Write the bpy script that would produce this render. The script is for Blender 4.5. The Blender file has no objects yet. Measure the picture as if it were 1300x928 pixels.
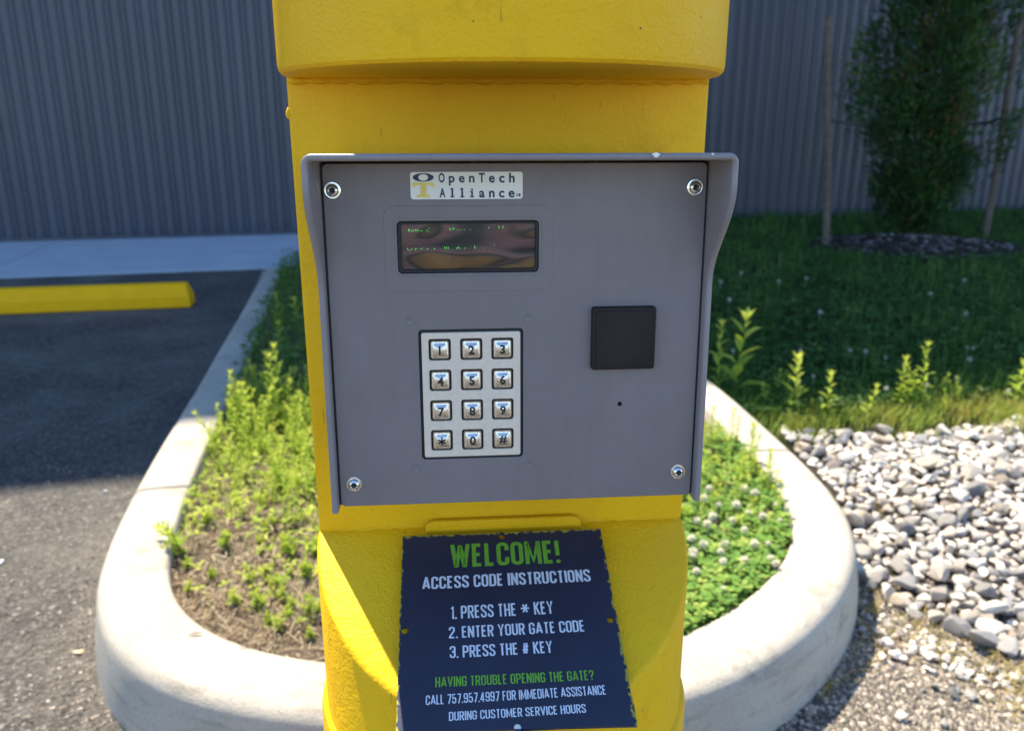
import bpy, bmesh, math, random
import numpy as np
from mathutils import Vector, Matrix
R = math.radians
rnd = random.Random(7)
S = bpy.context.scene
col = S.collection

# ------------------------------------------------------------------ camera, world, sun, exposure
HC = 1.15                                   # camera height above the asphalt
FPX, TH = 1030.0, R(16.4)                   # focal length in photo pixels (1300 wide), downward tilt
cam_d = bpy.data.cameras.new('camera'); cam = bpy.data.objects.new('camera', cam_d); col.objects.link(cam)
cam.location = (0, 0, HC); cam.rotation_euler = (math.pi/2 - TH, 0, 0)
cam_d.sensor_width = 36; cam_d.lens = FPX/1300*36; cam_d.clip_start = .01; cam_d.clip_end = 500
cam_d.dof.use_dof = True; cam_d.dof.focus_distance = .47; cam_d.dof.aperture_fstop = 11
S.camera = cam
SUN_EL = R(60); SUN_H = Vector((-.57, .82, 0)).normalized()
w = bpy.data.worlds.new('World'); S.world = w; w.use_nodes = True
nt = w.node_tree; bg = nt.nodes['Background']; sky = nt.nodes.new('ShaderNodeTexSky')
sky.sky_type = 'NISHITA'; sky.sun_disc = False; sky.sun_elevation = SUN_EL
sky.sun_rotation = math.atan2(SUN_H.x, SUN_H.y); sky.air_density = .95; sky.dust_density = .0; sky.ozone_density = 6.0
nt.links.new(sky.outputs[0], bg.inputs[0]); bg.inputs[1].default_value = .15
sun_d = bpy.data.lights.new('sun', 'SUN'); sun = bpy.data.objects.new('sun', sun_d); col.objects.link(sun)
sun_d.energy = 5.0; sun_d.angle = R(.53); sun_d.color = (1, .905, .74)
tosun = SUN_H*math.cos(SUN_EL) + Vector((0, 0, math.sin(SUN_EL)))
sun.rotation_euler = (-tosun).to_track_quat('-Z', 'Y').to_euler(); sun.location = tosun*20
S.view_settings.view_transform = 'Standard'; S.view_settings.look = 'None'
S.view_settings.gamma = 1; S.view_settings.use_curve_mapping = False; S.view_settings.exposure = 1.3

# ------------------------------------------------------------------ photo pixel -> ray helpers
FW = Vector((0, math.cos(TH), -math.sin(TH))); DN = Vector((0, -math.sin(TH), -math.cos(TH))); RT = Vector((1, 0, 0))
CAM = Vector((0, 0, HC))
def ray(x, y): return FW*FPX + DN*(y-464) + RT*(x-650)
def onz(x, y, z): r = ray(x, y); return CAM + r*((z-HC)/r.z)
def onplane(x, y, p0, n): r = ray(x, y); return CAM + r*(n.dot(p0-CAM)/n.dot(r))
PHI = R(13)                                 # the building's grid is turned against the view
E1 = Vector((math.cos(PHI), math.sin(PHI), 0)); E2 = Vector((-math.sin(PHI), math.cos(PHI), 0))
def grid(a, b, z=0): return E1*a + E2*b + Vector((0, 0, z))

# ------------------------------------------------------------------ mesh / object helpers
def obj(name, me, mat=None, parent=None, smooth=False, bevel=0, seg=2):
    if isinstance(me, bmesh.types.BMesh):
        m = bpy.data.meshes.new(name); bmesh.ops.recalc_face_normals(me, faces=me.faces[:]); me.to_mesh(m); me.free(); me = m
    o = bpy.data.objects.new(name, me); col.objects.link(o)
    if mat and not me.materials: me.materials.append(mat)
    if parent: o.parent = parent
    if smooth:
        me.polygons.foreach_set('use_smooth', [True]*len(me.polygons))
    if bevel:
        b = o.modifiers.new('bevel', 'BEVEL'); b.width = bevel; b.segments = seg; b.limit_method = 'ANGLE'; b.angle_limit = R(35); b.harden_normals = False
    return o
def mesh(name, v, f, mat=None, parent=None, **k):
    m = bpy.data.meshes.new(name); m.from_pydata([tuple(q) for q in v], [], f); m.update(); return obj(name, m, mat, parent, **k)
def empty(name, loc=(0, 0, 0), rz=0):
    o = bpy.data.objects.new(name, None); col.objects.link(o); o.location = loc; o.rotation_euler = (0, 0, rz); o.empty_display_size = .05; return o
def tag(o, label=None, cat=None, group=None, kind=None):
    for k, q in (('label', label), ('category', cat), ('group', group), ('kind', kind)):
        if q: o[k] = q
    return o
def box(bm, x0, x1, y0, y1, z0, z1):
    vs = [bm.verts.new((x, y, z)) for x in (x0, x1) for y in (y0, y1) for z in (z0, z1)]
    for f in ((0, 1, 3, 2), (4, 6, 7, 5), (0, 4, 5, 1), (2, 3, 7, 6), (0, 2, 6, 4), (1, 5, 7, 3)): bm.faces.new([vs[i] for i in f])
def boxo(name, dims, mat, parent, **k):
    bm = bmesh.new(); box(bm, *dims); return obj(name, bm, mat, parent, **k)
def lathe(prof, n=32, axis='y'):
    """prof: list of (radius, height); height runs along -y (towards the viewer) for panel hardware or z"""
    v, f = [], []
    for r, h in prof:
        for i in range(n):
            a = 2*math.pi*i/n
            v.append((r*math.cos(a), -h, r*math.sin(a)) if axis == 'y' else (r*math.cos(a), r*math.sin(a), h))
    for j in range(len(prof)-1):
        for i in range(n):
            f.append((j*n+i, j*n+(i+1) % n, (j+1)*n+(i+1) % n, (j+1)*n+i))
    f.append(tuple(range((len(prof)-1)*n, len(prof)*n)))
    return v, f
def tube(pts, rad, n=5):
    pts = [Vector(p) for p in pts]; v, f = [], []
    for i, p in enumerate(pts):
        t = (pts[min(i+1, len(pts)-1)]-pts[max(i-1, 0)]).normalized()
        a = t.orthogonal().normalized() if i == 0 else (a - t*a.dot(t)).normalized()
        b = t.cross(a); r = rad[i] if hasattr(rad, '__len__') else rad
        for k in range(n):
            q = 2*math.pi*k/n; v.append(p + a*(r*math.cos(q)) + b*(r*math.sin(q)))
    for i in range(len(pts)-1):
        for k in range(n): f.append((i*n+k, i*n+(k+1) % n, (i+1)*n+(k+1) % n, (i+1)*n+k))
    f.append(tuple(range(n))[::-1]); f.append(tuple(range((len(pts)-1)*n, len(pts)*n)))
    return v, f
class Acc:
    """collects faces of one mesh with a random value per piece"""
    def __init__(s): s.v, s.f, s.c = [], [], []
    def add(s, v, f, c=.5):
        o = len(s.v); s.v += [tuple(q) for q in v]; s.f += [tuple(i+o for i in q) for q in f]; s.c += [c]*len(v)
    def mesh(s, name, mat):
        m = bpy.data.meshes.new(name); m.from_pydata(s.v, [], s.f); m.update()
        a = m.attributes.new('rnd', 'FLOAT', 'POINT'); a.data.foreach_set('value', s.c); m.materials.append(mat); return m
def rrect(x0, x1, z0, z1, r, n=6):
    out = []
    for cx, cz, a0 in ((x1-r, z1-r, 0), (x0+r, z1-r, 90), (x0+r, z0+r, 180), (x1-r, z0+r, 270)):
        for i in range(n+1):
            a = R(a0 + 90*i/n); out.append((cx+r*math.cos(a), cz+r*math.sin(a)))
    return out
def plate(name, loops, t, mat, parent, y=0, bevel=0):
    """flat plate with holes: loops in (x,z), front face at y, thickness t going back"""
    cu = bpy.data.curves.new(name, 'CURVE'); cu.dimensions = '2D'; cu.fill_mode = 'BOTH'; cu.extrude = t/2
    if bevel: cu.bevel_depth = bevel; cu.bevel_resolution = 2; cu.extrude = max(t/2-bevel, 1e-5); cu.offset = -bevel
    for L in loops:
        sp = cu.splines.new('POLY'); sp.points.add(len(L)-1); sp.use_cyclic_u = True
        for p, q in zip(sp.points, L): p.co = (q[0], q[1], 0, 1)
    tmp = bpy.data.objects.new('tmp', cu); col.objects.link(tmp)
    dg = bpy.context.evaluated_depsgraph_get(); m = bpy.data.meshes.new_from_object(tmp.evaluated_get(dg))
    bpy.data.objects.remove(tmp); bpy.data.curves.remove(cu)
    m.transform(Matrix(((1, 0, 0, 0), (0, 0, -1, y+t/2), (0, 1, 0, 0), (0, 0, 0, 1)))); m.materials.clear(); m.name = name
    return obj(name, m, mat, parent)
def font_mesh(ch, bold=0):
    cu = bpy.data.curves.new('glyph', 'FONT'); cu.body = ch; cu.size = 1; cu.offset = bold; cu.resolution_u = 4
    tmp = bpy.data.objects.new('tmp', cu); col.objects.link(tmp)
    dg = bpy.context.evaluated_depsgraph_get(); m = bpy.data.meshes.new_from_object(tmp.evaluated_get(dg))
    v = [(q.co.x, q.co.y) for q in m.vertices]; f = [tuple(p.vertices) for p in m.polygons]
    bpy.data.objects.remove(tmp); bpy.data.curves.remove(cu); bpy.data.meshes.remove(m)
    return v, f

# ------------------------------------------------------------------ materials
def mat(name, base=(.5, .5, .5), rough=.6, metal=0, spec=.5):
    m = bpy.data.materials.new(name); m.use_nodes = True; b = m.node_tree.nodes['Principled BSDF']
    b.inputs['Base Color'].default_value = (*base, 1); b.inputs['Roughness'].default_value = rough
    b.inputs['Metallic'].default_value = metal; b.inputs['Specular IOR Level'].default_value = spec
    return m, m.node_tree, b
def nd(t, typ, **k):
    n = t.nodes.new('ShaderNode'+typ)
    for a, q in k.items():
        if a in n.inputs: n.inputs[a].default_value = q
        else: setattr(n, a, q)
    return n
def coords(t, which='Object'): return nd(t, 'TexCoord').outputs[which]
def noise(t, vec, scale, detail=4, rough=.55, dist=0):
    n = nd(t, 'TexNoise'); n.inputs['Scale'].default_value = scale; n.inputs['Detail'].default_value = detail
    n.inputs['Roughness'].default_value = rough; n.inputs['Distortion'].default_value = dist; t.links.new(vec, n.inputs['Vector']); return n.outputs['Fac']
def ramp(t, fac, stops):
    r = nd(t, 'ValToRGB'); e = r.color_ramp.elements
    while len(e) < len(stops): e.new(.5)
    for q, (p, c) in zip(e, stops): q.position = p; q.color = (*c, 1) if len(c) == 3 else c
    t.links.new(fac, r.inputs[0]); return r.outputs[0]
def mixc(t, fac, a, b, mode='MIX'):
    m = nd(t, 'Mix', data_type='RGBA', blend_type=mode)
    for s, q in ((0, fac), (6, a), (7, b)):
        if hasattr(q, 'is_linked'): t.links.new(q, m.inputs[s])
        else: m.inputs[s].default_value = q if not isinstance(q, tuple) else (*q, 1)
    return m.outputs[2]
def bump(t, b, h, dist=.001, strength=1, prev=None):
    n = nd(t, 'Bump'); n.inputs['Strength'].default_value = strength; n.inputs['Distance'].default_value = dist
    t.links.new(h, n.inputs['Height'])
    if prev: t.links.new(prev, n.inputs['Normal'])
    t.links.new(n.outputs[0], b.inputs['Normal']); return n.outputs[0]
def g(*v): return tuple(v) if len(v) == 3 else (v[0],)*3

def yellow_paint():
    m, t, b = mat('yellow_paint', (.70, .41, .010), .46, 0, .22); c = coords(t)
    big = noise(t, c, 9, 4); fine = noise(t, c, 420, 3, .6); mid = noise(t, c, 60, 3)
    base = ramp(t, big, [(.3, (.86, .455, .004)), (.7, (.92, .515, .006))])
    sp = noise(t, c, 170, 2, .7); dots = ramp(t, sp, [(.225, g(1)), (.25, g(0))])
    base = mixc(t, dots, base, (.10, .07, .02))
    mp = nd(t, 'Mapping'); t.links.new(c, mp.inputs[0]); mp.inputs['Scale'].default_value = (50, 50, 9); mp.inputs['Rotation'].default_value = (.2, .3, 0)
    scr = noise(t, mp.outputs[0], 3.2, 6, .75, .6); sm = ramp(t, scr, [(.31, g(.5)), (.34, g(0))])
    base = mixc(t, sm, base, (.16, .12, .03))
    base = mixc(t, .28, base, ramp(t, noise(t, c, 26, 8, .72, .3), [(.28, (.55, .5, .42)), (.45, g(1))]), 'MULTIPLY')
    t.links.new(base, b.inputs['Base Color'])
    p = bump(t, b, fine, .0009, .75); p = bump(t, b, mid, .002, .5, p)
    return m
def stop_paint():
    m, t, b = mat('wheel_stop_paint', (.75, .45, .01), .6, 0, .15); c = coords(t)
    n = noise(t, c, 14, 5); t.links.new(ramp(t, n, [(.3, (.88, .42, .003)), (.7, (.93, .48, .004))]), b.inputs['Base Color']); bump(t, b, noise(t, c, 90), .003, .5); return m
def grey_paint(name, a, bb, rough=.42):
    m, t, b = mat(name, a, rough); c = coords(t)
    n = noise(t, c, 14, 5, .6); f = noise(t, c, 900, 2)
    base = ramp(t, n, [(.3, a), (.72, bb)])
    d = ramp(t, noise(t, c, 120, 3, .8), [(.25, g(1)), (.28, g(0))]); base = mixc(t, d, base, (.05, .045, .045))
    mp = nd(t, 'Mapping'); t.links.new(c, mp.inputs[0]); mp.inputs['Scale'].default_value = (60, 10, 9)
    base = mixc(t, .22, base, ramp(t, noise(t, mp.outputs[0], 1.3, 6, .7), [(.25, g(.55)), (.5, g(1)), (.75, g(1.18))]), 'MULTIPLY')
    t.links.new(base, b.inputs['Base Color']); t.links.new(ramp(t, noise(t, c, 22, 4), [(.3, g(rough-.07)), (.7, g(rough+.12))]), b.inputs['Roughness'])
    bump(t, b, f, .0003, .35); return m
def plain(name, base, rough=.5, metal=0, n=0, var=.15, bs=0, spec=.5):
    m, t, b = mat(name, base, rough, metal, spec)
    c = coords(t); k = noise(t, c, n or 40, 4)
    lo = tuple(max(0, q*(1-var)) for q in base); hi = tuple(min(1, q*(1+var)) for q in base)
    t.links.new(ramp(t, k, [(.3, lo), (.7, hi)]), b.inputs['Base Color'])
    if bs: bump(t, b, noise(t, c, (n or 40)*4), bs, .6)
    return m
def emit(name, c, s):
    m, t, b = mat(name, (0, 0, 0), .5); b.inputs['Emission Color'].default_value = (*c, 1); b.inputs['Emission Strength'].default_value = s; return m
def leafmat(name, stops, trans=.35, rough=.55):
    m, t, b = mat(name, stops[0][1], rough, 0, .3)
    a = nd(t, 'Attribute', attribute_name='rnd'); oi = nd(t, 'ObjectInfo')
    ad = nd(t, 'Math', operation='ADD'); t.links.new(a.outputs['Fac'], ad.inputs[0])
    mu = nd(t, 'Math', operation='MULTIPLY_ADD'); t.links.new(oi.outputs['Random'], mu.inputs[0]); mu.inputs[1].default_value = .3; mu.inputs[2].default_value = -.15
    t.links.new(mu.outputs[0], ad.inputs[1])
    colr = ramp(t, ad.outputs[0], stops); t.links.new(colr, b.inputs['Base Color'])
    tr = nd(t, 'BsdfTranslucent'); t.links.new(colr, tr.inputs[0]); mx = nd(t, 'MixShader'); mx.inputs[0].default_value = trans
    out = t.nodes['Material Output']; t.links.new(b.outputs[0], mx.inputs[1]); t.links.new(tr.outputs[0], mx.inputs[2]); t.links.new(mx.outputs[0], out.inputs[0]); return m
def rndmat(name, stops, rough=.8, obj_random=False, grain=60, bs=.002):
    m, t, b = mat(name, stops[0][1], rough, 0, .3); c = coords(t)
    src = nd(t, 'ObjectInfo').outputs['Random'] if obj_random else nd(t, 'Attribute', attribute_name='rnd').outputs['Fac']
    base = ramp(t, src, stops); k = noise(t, c, grain, 5, .65)
    base = mixc(t, .8, base, ramp(t, k, [(.3, g(.70)), (.5, g(1.2))]), 'MULTIPLY')
    t.links.new(base, b.inputs['Base Color']); bump(t, b, k, bs, .8); return m

M = {}
M['yellow'] = yellow_paint(); M['stop'] = stop_paint()
M['face'] = grey_paint('grey_face_paint', (.182, .150, .148), (.212, .177, .174))
M['hood'] = grey_paint('grey_hood_paint', (.23, .20, .198), (.275, .242, .238), .32)
M['black'] = plain('black_plastic', (.017, .013, .011), .55, 0, 25, .35, .0003, .25)
M['rubber'] = plain('black_gasket', (.008, .008, .008), .6)
M['chrome'] = plain('chrome', (.80, .76, .70), .15, 1, 90, .06)
M['keymetal'] = plain('worn_key_metal', (.80, .73, .64), .25, .95, 500, .25, .0002)
M['steel'] = plain('brushed_steel_plate', (.74, .62, .49), .5, .12, 300, .05, .0002)
M['ink'] = plain('black_ink', (.012, .012, .012), .5)
M['white'] = plain('sticker_white', (.84, .81, .72), .45, 0, 30, .05)
M['navy'] = plain('navy_ink', (.012, .016, .07), .45)
M['tyellow'] = plain('pale_yellow_ink', (.80, .62, .12), .45)
M['gtext'] = plain('green_lettering', (.16, .42, .035), .5, 0, 200, .12)
M['wtext'] = plain('white_lettering', (.70, .74, .80), .5, 0, 200, .07)
M['green_led'] = emit('green_display_dots', (.16, .8, .14), .42)
M['trunk'] = plain('bark', (.11, .075, .05), .9, 0, 30, .35, .006)
M['stake'] = plain('weathered_stake', (.12, .09, .065), .9, 0, 20, .3, .003)
M['tie'] = plain('tree_tie_strap', (.05, .06, .055), .7)

def m_wall():
    m, t, b = mat('blue_grey_metal_cladding', (.085, .105, .145), .38, 0, .5); c = coords(t)
    mp = nd(t, 'Mapping'); t.links.new(c, mp.inputs[0]); mp.inputs['Scale'].default_value = (2.2, 2.2, .25)
    t.links.new(ramp(t, noise(t, mp.outputs[0], 1.6, 5), [(.3, (.047, .052, .070)), (.7, (.060, .066, .087))]), b.inputs['Base Color']); return m
M['wall'] = m_wall()
def m_concrete(name, lo, hi, stain=.35, bs=.002):
    m, t, b = mat(name, lo, .85, 0, .25); c = coords(t)
    base = ramp(t, noise(t, c, 3.2, 6, .6), [(.3, lo), (.7, hi)])
    sp = ramp(t, noise(t, c, 150, 3, .7), [(.33, g(.55)), (.45, g(1))]); base = mixc(t, .6, base, sp, 'MULTIPLY')
    st = ramp(t, noise(t, c, 8, 7, .7, .4), [(.28, g(.55)), (.42, g(1))]); base = mixc(t, stain, base, st, 'MULTIPLY')
    mp = nd(t, 'Mapping'); t.links.new(c, mp.inputs[0]); mp.inputs['Scale'].default_value = (2.5, 2.5, 22)
    base = mixc(t, stain*.8, base, ramp(t, noise(t, mp.outputs[0], 2.2, 7, .72), [(.30, g(.45)), (.46, g(1))]), 'MULTIPLY')
    t.links.new(base, b.inputs['Base Color']); p = bump(t, b, noise(t, c, 240, 4, .7), bs, .7); bump(t, b, noise(t, c, 25, 4), .004, .4, p); return m
M['kerb'] = m_concrete('kerb_concrete', (.42, .37, .295), (.52, .47, .385), .85, .005)
M['walk'] = m_concrete('sidewalk_concrete', (.40, .43, .45), (.48, .51, .53), .25, .001)
def m_asphalt():
    m, t, b = mat('asphalt', (.06, .06, .06), .88, 0, .25); c = coords(t)
    vo = nd(t, 'TexVoronoi'); vo.inputs['Scale'].default_value = 120; t.links.new(c, vo.inputs['Vector'])
    agg = ramp(t, vo.outputs['Color'], [(.1, (.045, .042, .038)), (.6, (.095, .088, .079)), (.86, (.165, .152, .134)), (.96, (.32, .29, .25))])
    dust = ramp(t, noise(t, c, 1.6, 6, .62), [(.42, g(0)), (.68, g(.6))])
    base = mixc(t, dust, agg, (.20, .18, .15)); base = mixc(t, .5, base, ramp(t, noise(t, c, 22, 5, .7), [(.3, g(.5)), (.7, g(1.15))]), 'MULTIPLY')
    t.links.new(base, b.inputs['Base Color'])
    p = bump(t, b, vo.outputs['Distance'], .006, .8); bump(t, b, noise(t, c, 60, 5, .7), .010, .8, p); return m
M['asphalt'] = m_asphalt()
def m_soil(name, a, bb, cc, scale=9):
    m, t, b = mat(name, a, .95, 0, .15); c = coords(t)
    base = ramp(t, noise(t, c, scale, 8, .68), [(.3, a), (.5, bb), (.7, cc)])
    base = mixc(t, .7, base, ramp(t, noise(t, c, 110, 5, .75), [(.3, g(.62)), (.6, g(1.15))]), 'MULTIPLY')
    t.links.new(base, b.inputs['Base Color']); p = bump(t, b, noise(t, c, 55, 6, .75), .02, 1); bump(t, b, noise(t, c, 220, 4, .7), .004, .8, p); return m
M['soil'] = m_soil('dry_soil', (.25, .17, .11), (.42, .32, .22), (.55, .44, .33))
M['lawnsoil'] = m_soil('lawn_soil', (.025, .035, .014), (.04, .055, .02), (.07, .065, .035), 5)
M['dirt'] = m_soil('gravelly_dirt', (.075, .06, .045), (.13, .11, .085), (.21, .18, .14), 12)
M['mulch'] = m_soil('mulch', (.03, .022, .016), (.05, .038, .028), (.10, .085, .07), 14)
WEED = [(0, (.18, .29, .03)), (.45, (.38, .50, .05)), (1, (.60, .64, .11))]
M['weed'] = leafmat('weed_leaf', WEED, .45)
M['clover'] = leafmat('clover_leaf', [(0, (.06, .15, .02)), (.6, (.15, .29, .045)), (1, (.36, .44, .09))], .35)
M['flower'] = leafmat('clover_flower', [(0, (.62, .58, .44)), (1, (.85, .82, .70))], .3)
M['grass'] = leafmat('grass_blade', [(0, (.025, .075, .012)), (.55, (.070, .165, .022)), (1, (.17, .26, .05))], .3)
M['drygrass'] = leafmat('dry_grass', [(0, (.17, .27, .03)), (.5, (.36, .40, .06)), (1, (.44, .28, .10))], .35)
M['straw'] = leafmat('straw_litter', [(0, (.12, .075, .035)), (.6, (.33, .24, .14)), (1, (.52, .42, .28))], .1)
M['conifer'] = leafmat('evergreen_spray', [(0, (.010, .032, .009)), (.6, (.034, .085, .016)), (.93, (.085, .17, .028)), (1, (.18, .09, .03))], .2)
STONE = [(0, (.21, .20, .19)), (.12, (.33, .31, .285)), (.28, (.50, .47, .42)), (.5, (.66, .61, .53)), (.62, (.40, .365, .32)), (.74, (.58, .48, .365)), (.84, (.34, .285, .23)), (1, (.72, .67, .59))]
M['stone'] = rndmat('limestone', STONE, .85, True, 26, .006); M['stone_b'] = rndmat('limestone_mass', STONE, .85, False, 26, .006)
M['grit'] = rndmat('grit', [(0, (.06, .052, .043)), (.4, (.17, .145, .115)), (.75, (.30, .25, .19)), (1, (.58, .5, .40))], .9, False, 90, .002)
M['chips'] = rndmat('bark_chip', [(0, (.05, .038, .03)), (.5, (.13, .105, .085)), (.9, (.24, .21, .18)), (1, (.5, .48, .44))], .9, False, 60, .002)
M['leafbrown'] = plain('dead_leaf', (.09, .07, .045), .8)  # dark brown of the slivers that stand in for shadows on the kerb

# ------------------------------------------------------------------ large structure: asphalt, sidewalk, building, lawn
tag(mesh('asphalt', [(-60, -60, 0), (60, -60, 0), (60, 60, 0), (-60, 60, 0)], [(0, 1, 2, 3)], M['asphalt']), kind='structure')
WALL = 9.35
walk = tag(empty('sidewalk'), kind='structure')
x = -10.3
for wdt in (1.9, 1.9, 1.9, 1.9, 3.05):
    bm = bmesh.new(); box(bm, x+.005, x+wdt-.005, 7.08, WALL-.05, -.1, .012)
    s = obj('slab', bm, M['walk'], walk, bevel=.006); s.matrix_local = Matrix.Rotation(PHI, 4, 'Z'); x += wdt

HB = 11.85
bld = tag(empty('storage_building', grid(0, WALL), PHI), 'long dark blue-grey building with vertically ribbed metal walls', 'building')
v, f = [], []; pitch = .142; n = 10; x0 = -16; cols = int(34/pitch)*n
for i in range(cols+1):
    px = x0 + i*pitch/n; ph = (i % n)/n; d = -.036*min(1, max(0, (.5-abs(ph-.5)-.14)/.14))
    v += [(px, d, .0), (px, d, HB)]
f = [(2*i, 2*i+2, 2*i+3, 2*i+1) for i in range(cols)]
mesh('front_wall', v, f, M['wall'], bld, smooth=True)
boxo('roof', (-16.1, 18.1, -.12, 14.1, HB+.002, HB+.25), M['wall'], bld)
boxo('side_wall', (-16, -15.9, .03, 14, 0, HB), M['wall'], bld); boxo('side_wall', (17.85, 17.95, .03, 14, 0, HB), M['wall'], bld)
boxo('back_wall', (-15.88, 17.84, 13.9, 14, 0, HB), M['wall'], bld)
boxo('base_flashing', (-16, 18, -.058, -.050, .0, .05), M['wall'], bld)

# island kerb outline, traced along its outer top edge on the kerb-top plane
KT = .165
opx = [(250, 500), (222, 545), (190, 600), (150, 680), (124, 748), (128, 790), (159, 836), (218, 870), (290, 888), (422, 903), (640, 908), (867, 884), (922, 861), (1010, 803), (1059, 757), (1083, 715), (1086, 680), (1062, 632), (1020, 590), (960, 535), (895, 480)]
pts = [onz(x, y, KT) for x, y in opx]
left_far = [grid(-.47, 7.06), grid(-.48, 6.0), grid(-.49, 5.0), grid(-.505, 4.0)]
right_far = [grid(1.50, 4.0), grid(1.50, 5.5), grid(1.50, 7.5)]
raw = [Vector((p.x, p.y)) for p in left_far + pts + right_far]
def resample(P, step):
    out = []
    for i in range(len(P)-1):
        p0, p1, p2, p3 = P[max(i-1, 0)], P[i], P[i+1], P[min(i+2, len(P)-1)]
        k = max(2, int((p2-p1).length/step))
        for j in range(k):
            t = j/k; out.append(.5*((2*p1)+(p2-p0)*t+(2*p0-5*p1+4*p2-p3)*t*t+(3*p1-p0-3*p2+p3)*t**3))
    return out+[P[-1]]
line = resample(raw, .03)
for it in range(60):
    line = [line[0]]+[(line[i-1]+line[i]*2+line[i+1])/4 for i in range(1, len(line)-1)]+[line[-1]]
nor = []
for i in range(len(line)):
    t = (line[min(i+1, len(line)-1)]-line[max(i-1, 0)]).normalized(); nor.append(Vector((-t.y, t.x)))    # points into the island
line = [p-n_*.022 for p, n_ in zip(line, nor)]
KW = .150
prof = [(-.022, -.02), (-.016, .06), (-.006, .115)] + [(.032-.036*math.cos(a), -.036+.036*math.sin(a)) for a in (R(10), R(30), R(50), R(70), R(90))] + [(KW*.6, .001)] + [(KW-.012+.012*math.sin(a), -.012+.012*math.cos(a)) for a in (0, R(45), R(90))] + [(KW+.004, -.06), (KW+.006, -.2)]
def kerb_top(p):
    b = p.x*E2.x+p.y*E2.y; a = p.x*E1.x+p.y*E1.y
    return KT if (a > .4 or b < 3.1) else KT-(KT-.014)*min(1, (b-3.1)/3.9)
kerb = tag(empty('kerb'), kind='structure')
jl = min(range(len(line)//2), key=lambda i: (line[i]-Vector(onz(118, 625, KT)[:2]).lerp(Vector(onz(180, 622, KT)[:2]), .9)).length)
jr = min(range(len(line)//2, len(line)), key=lambda i: (line[i]-Vector(onz(1000, 570, KT)[:2])).length)
cuts = [0, jl//2, jl, jr, (jr+len(line))//2, len(line)-1]
for a, b in zip(cuts[:-1], cuts[1:]):
    v, f = [], []; ids = list(range(a, b+1)); m = len(prof)
    for ii, i in enumerate(ids):
        p = line[i].copy(); 
        if ii == 0 and a: p = p.lerp(line[i+1], .12)
        if ii == len(ids)-1 and b < len(line)-1: p = p.lerp(line[i-1], .12)
        kt = kerb_top(p)
        for j, (o, h) in enumerate(prof):
            q = p+nor[i]*o; z = h if j < 3 else kt+h
            if j < 3: z = min(h*kt/KT, kt-.012)
            v.append((q.x, q.y, max(z, -.03)))
    for i in range(len(ids)-1):
        for j in range(m-1): f.append((i*m+j, (i+1)*m+j, (i+1)*m+j+1, i*m+j+1))
    f.append(tuple(range(m))); f.append(tuple(range((len(ids)-1)*m, len(ids)*m))[::-1])
    o = mesh('kerb_section', v, f, M['kerb'], kerb, smooth=True)
    o.data.polygons[-1].use_smooth = False; o.data.polygons[-2].use_smooth = False
inner = [line[i]+nor[i]*(KW+.004) for i in range(len(line))]
def inside(x, y, poly):
    c = False; j = len(poly)-1
    for i in range(len(poly)):
        a, b = poly[i], poly[j]
        if (a.y > y) != (b.y > y) and x < (b.x-a.x)*(y-a.y)/(b.y-a.y)+a.x: c = not c
        j = i
    return c
inner_c = inner[::4]; mid_c = [line[i]+nor[i]*(KW*.6) for i in range(0, len(line), 4)]; outer_c = line[::4]
def hsh(x, y, s=1): return math.sin(x*3.1*s+1.3)*math.cos(y*2.7*s+.4)*.5+math.sin(x*7.3*s-y*5.1*s)*.3
def soil_z(x, y):
    b = x*E2.x+y*E2.y
    drop = 0 if b < 3.1 else .10*min(1, (b-3.1)/3.9)
    return KT-.045+.010*hsh(x, y, 2.4)+.005*hsh(x, y, 9)-drop
v, f, idx = [], [], {}
gx = np.arange(-2.4, 1.2, .04); gy = np.arange(1.2, 7.4, .04)
for i, xx in enumerate(gx):
    for j, yy in enumerate(gy):
        if inside(xx, yy, mid_c): idx[i, j] = len(v); v.append((xx, yy, soil_z(xx, yy)+rnd.uniform(-.003, .003)))
for (i, j) in list(idx):
    q = [(i, j), (i+1, j), (i+1, j+1), (i, j+1)]
    if all(k in idx for k in q): f.append([idx[k] for k in q])
tag(mesh('island_soil', v, f, M['soil'], smooth=True), kind='structure')

def lawn_z(a, b): return .012+.055*min(1, max(0, (b-2.5)/5.5))+.008*hsh(a*.6, b*.6)
v, f = [], []; na, nb = 90, 70
for i in range(na+1):
    for j in range(nb+1):
        a = 1.48+i*10/na; b = 2.45+j*(WALL-2.4)/nb
        if j == 0: b += .10*hsh(a, 0, 1.7)
        p = grid(a, b, lawn_z(a, b) if j else .004); v.append(p)
for i in range(na):
    for j in range(nb): f.append((i*(nb+1)+j, (i+1)*(nb+1)+j, (i+1)*(nb+1)+j+1, i*(nb+1)+j+1))
tag(mesh('lawn', v, f, M['lawnsoil'], smooth=True), kind='structure')

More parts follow.
